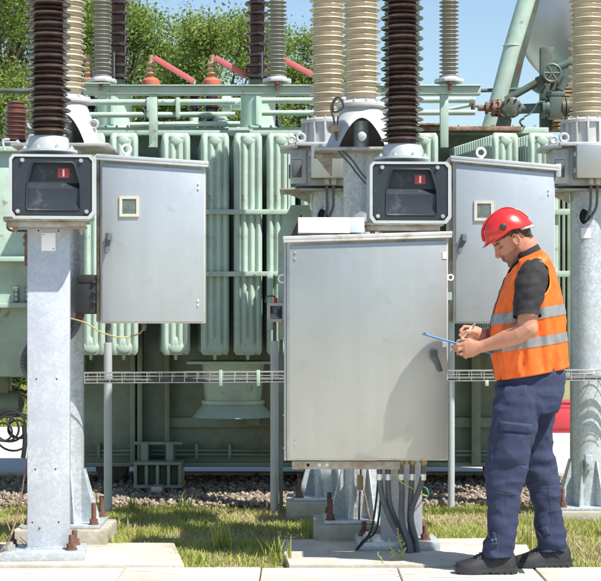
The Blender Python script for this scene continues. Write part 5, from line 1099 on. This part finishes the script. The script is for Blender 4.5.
patch('cargo_pocket', ((497, 426), (529, 430), (524, 462), (491, 458)), .011, tm, tr_, puff=.008); patch('pocket_flap', ((496.5, 418.5), (530, 422), (529, 432), (496.5, 428.5)), .019, tm, tr_, 14, 5)
patch('ankle_strap', ((486, 528), (493, 528), (495, 541), (487, 542)), .010, tm, tr_, 5, 8)
m = MB()
def seamline(pts):
    q_ = []
    for a, b in zip(pts, pts[1:]):
        n = max(2, int(math.hypot(b[0] - a[0], b[1] - a[1]) / 1.2)); q_ += [onleg(a[0] + (b[0] - a[0]) * k / n, a[1] + (b[1] - a[1]) * k / n, True, .0002) for k in range(n)]
    m.tube(q_, .0016, 6, 1)
seamline([(505, 463), (505.5, 475), (504, 490), (502, 510), (500, 530), (498, 549)]); seamline([(486, 487), (495, 489), (505, 490.5), (518, 490)]); seamline([(533, 489), (545, 488), (556, 488), (565, 487)])
seamline([(505, 384), (512, 392), (522, 393)]); seamline([(538, 392), (530, 410), (527, 418)]); seamline([(551, 489), (553, 505), (556, 530)])
each(m, 'seam', mat('seam_thread', (.045, .052, .085), .8), tr_)
m = MB()
for x, y in ((490, 535.5), (493, 534.5)): p = onleg(x, y, True, .011); m.cyl(p, p + Vector((0, -.004, 0)), .006, .006, 12)
each(m, 'snap_button', 'dgrey', tr_)
patch('far_ankle_strap', ((538, 531), (550, 527), (553, 535), (541, 540)), .010, tm, tr_, 6, 5).name = 'ankle_strap'
# shoes
def shoe(xt, xh, d, base, yaw=0):
    m = MB(); L_ = (xh - xt) * K; x0 = X(xt, YP); vs = []
    prof = [(0, .018, .050, .022), (.02, .038, .053, .034), (.07, .052, .056, .044), (.16, .060, .062, .050), (.28, .066, .075, .050), (.40, .060, .094, .046), (.52, .054, .112, .042), (.62, .052, .128, .040), (.74, .050, .134, .039), (.86, .047, .128, .037), (.94, .040, .108, .033), (.985, .028, .085, .026), (1.0, .012, .06, .016)]
    for t, w_, h, _ in prof:
        x = x0 + L_ * t; row = []
        for k in range(24):
            a = 2 * PI * k / 24; ca, sa = math.cos(a), math.sin(a); row.append(m.b.verts.new(Vector((x, YP + d + w_ * .88 * math.copysign(abs(ca) ** .8, ca) * (1 if sa < .2 else (1 - .32 * sa)), base + .018 + (h - .018) * (max(0, sa) ** .75) - .008 * max(0, -sa)))))
        vs.append(row)
    m.skin(vs); s = m.build('shoe', mat('black_shoe', (.016, .016, .018), .55, 0, .3, 20, .001, 200) if 'shoe_m' not in M else M['shoe_m'], W); M['shoe_m'] = s.data.materials[0]
    md = s.modifiers.new('s', 'SUBSURF'); md.levels = 1; md.render_levels = 1
    m = MB(); vs = []
    for t, w_, h, _ in prof:
        x = x0 + (L_ + .012) * t - .006; zt = base + .022 + .010 * abs(t - .5) ** 2 * 4; zb = base + (.012 * max(0, (.22 - t) / .22) ** 2) + (.006 if .50 < t < .64 else 0); w2 = w_ * .98 + .003; row = []
        for a, z in ((-1, zb), (-1.03, (zb + zt) / 2), (-.98, zt), (.98, zt), (1.03, (zb + zt) / 2), (1, zb)): row.append(m.b.verts.new(Vector((x, YP + d + w2 * a * .9, z))))
        vs.append(row)
    m.skin(vs); so2 = m.build('sole', 'black', s)
    m = MB()
    for k in range(9): x = x0 + L_ * (.06 + k * .105); m.box(x, x + .012, YP + d - .052, YP + d + .052, base + .0, base + .012, .002)
    m.build('tread', 'black', so2)
    m = MB()
    for k in range(5):
        t = .34 + k * .055; x = x0 + L_ * t; h = .084 + (t - .34) * .16; m.tube([(x, YP + d - .036, base + h - .022), (x + .008, YP + d - .020, base + h - .002), (x + .004, YP + d + .020, base + h)], .0028, 6, 3)
    m.tube([(x0 + L_ * .55, YP + d - .045, base + .045), (x0 + L_ * .66, YP + d - .047, base + .07), (x0 + L_ * .8, YP + d - .045, base + .055)], .002, 6, 3); m.build('laces', 'black', s); return s
shoe(453.5, 513.5, -.095, .001); shoe(517, 574.5, .105, .001)
# clipboard and pen: held things of their own
a_, b2 = pp(424.5, 334.3, 0), pp(492, 353.6, 0); d_ = (b2 - a_); Lc = d_.length; ang = math.atan2(d_.z, d_.x)
m = MB(); m.box(0, Lc, -.140, .085, -.0022, .0022, .0012); cb = m.build('clipboard', mat('blue_board', (.02, .17, .56), .4, 0, .05), org=Vector((0, 0, 0))); cb.location = pp(424.5, 334.3, 0); cb.rotation_euler = (0, -ang, 0)
tag(cb, 'blue clipboard held almost edge on in the hands of the worker', 'clipboard')
m = MB(); m.box(.012, Lc - .014, -.130, .075, .0026, .0040); m.build('paper', 'white', None).parent = cb
m = MB(); m.box(.0, .014, -.05, .03, .0042, .012, .002); m.cyl((.006, -.05, .010), (.006, .03, .010), .005); m.build('clip', 'bolt', None).parent = cb
m = MB(); p0, p1 = pp(462.3, 338.6, -.034), pp(475.8, 323.8, -.020); m.cyl(p0.lerp(p1, .08), p1, .0048, .0048, 12); m.cyl(p0, p0.lerp(p1, .08), .001, .0045, 12); pn_ = m.build('pen', 'white', org=p0); tag(pn_, 'white pen held upright in the right hand of the worker', 'pen')
m = MB(); m.cyl(p0.lerp(p1, .80), p0.lerp(p1, 1.03), .0054, .0054, 12); m.build('pen_cap', 'bolt', pn_)
